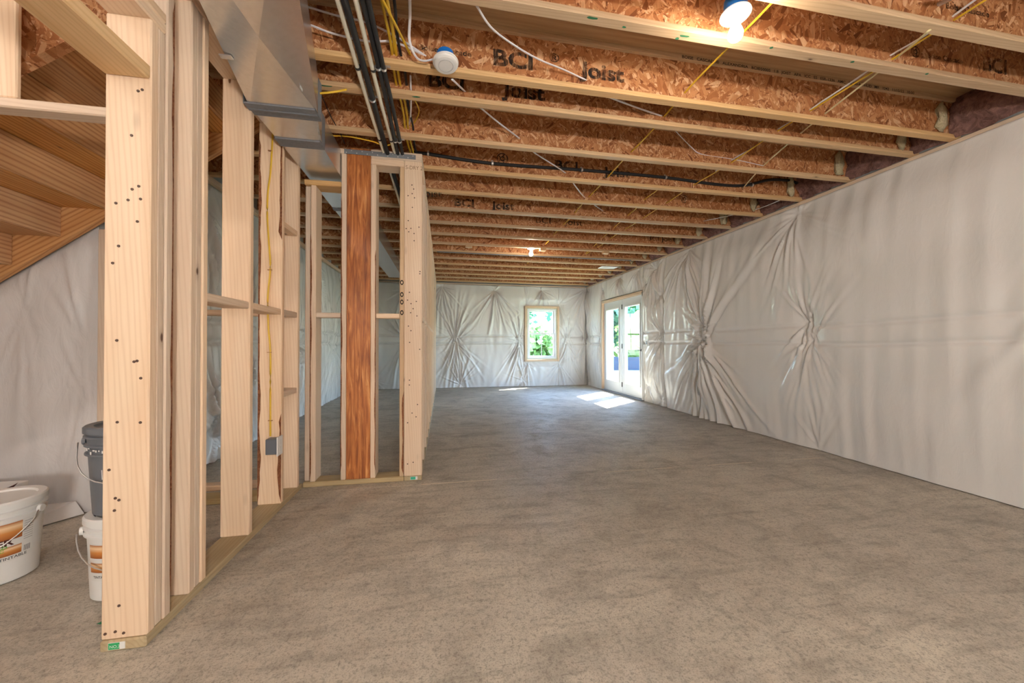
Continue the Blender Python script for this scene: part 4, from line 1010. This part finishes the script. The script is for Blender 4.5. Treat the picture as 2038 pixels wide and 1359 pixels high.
M_TRUNK = simple('tree_bark', (.12, .09, .07), .9, var=.3)
def tree(x, y, h, rad, mi, label, seed, zlow=.25, n=2600):
    r = np.random.default_rng(seed); t = thing('garden_tree', label, 'tree', (x, y, -.12))
    tube('trunk', [(x, y, -.12), (x + .1, y, h * .4), (x, y + .1, h * .85)], .05 + h * .012, M_TRUNK, t, 8)
    cl = r.normal(size=(26, 3)); cl /= np.linalg.norm(cl, axis=1)[:, None]
    cl = cl * np.array([rad * .75, rad * .75, h * (1 - zlow) * .42]) * r.uniform(.3, 1, (26, 1)) + np.array([x, y, h * (zlow + (1 - zlow) / 2)])
    c = cl[r.integers(0, 26, n)] + r.normal(size=(n, 3)) * rad * .17
    a = r.normal(size=(n, 3)); a /= np.linalg.norm(a, axis=1)[:, None]; b = np.cross(a, r.normal(size=(n, 3))); b /= np.linalg.norm(b, axis=1)[:, None]
    s_ = r.uniform(.12, .28, (n, 1)) * (1 + rad * .08)
    V = np.stack([c - a * s_, c + b * s_ * .6, c + a * s_, c - b * s_ * .6], 1).reshape(-1, 3) - np.array([x, y, -.12])
    me = bpy.data.meshes.new('foliage'); me.from_pydata(V.tolist(), [], np.arange(4 * n).reshape(-1, 4).tolist()); me.materials.append(LM[mi])
    o = bpy.data.objects.new('foliage', me); put(o, t); o['kind'] = 'stuff'
tree(8.6, 20.5, 8.0, 3.0, 1, 'blue-green tree beyond the garden fence, first seen through the door', 1, .06, 5200)
tree(13.6, 25.0, 9.5, 3.4, 0, 'mid-green broad tree beyond the garden fence', 2, .06, 5200)
tree(18.6, 27.5, 6.0, 2.6, 2, 'pale green bushy tree beyond the garden fence', 3, .05)
tree(4.4, 26.0, 6.5, 2.0, 1, 'slim blue-green tree seen beside the small window', 4, .1)
tree(10.2, 17.6, 2.4, 1.5, 2, 'low light green shrub just behind the fence', 5, .05, 1600)
tree(14.0, 19.5, 2.2, 1.7, 0, 'low mid-green shrub behind the fence', 6, .05, 1600)
tree(5.0, 18.6, 2.0, 1.3, 2, 'low light green shrub by the fence below the small window', 7, .05, 1400)
tree(7.6, 18.2, 2.6, 1.2, 0, 'dark leafy shrub by the fence below the small window', 8, .05, 1400)
tree(20.5, 23.0, 9.0, 3.4, 1, 'tall blue-green tree at the far end of the fence', 9, .1)
sf = thing('silt_fence', 'dark blue silt fence on stakes across the lawn', 'fence', (9, 16, -.12))
fa, fb = Vector((2.0, 16.6, -.12)), Vector((22.0, 14.0, -.12)); n = 60
bm = bmesh.new(); A = []; B = []
for q in range(n + 1):
    p = fa.lerp(fb, q / n) + Vector((0, .08 * math.sin(q * 1.1), 0)); A.append(bm.verts.new(p)); B.append(bm.verts.new(p + Vector((0, .02, .62 + .03 * math.sin(q * .9)))))
for q in range(n): bm.faces.new((A[q], A[q + 1], B[q + 1], B[q]))
bm_obj('fabric', bm, simple('fence_fabric', (.012, .022, .06), .6), sf)
for q in range(0, n + 1, 6):
    p = fa.lerp(fb, q / n); box('stake', (p.x - .02, p.y - .14, -.12), (p.x + .02, p.y - .10, .62), M_TRUNK, sf, 0)
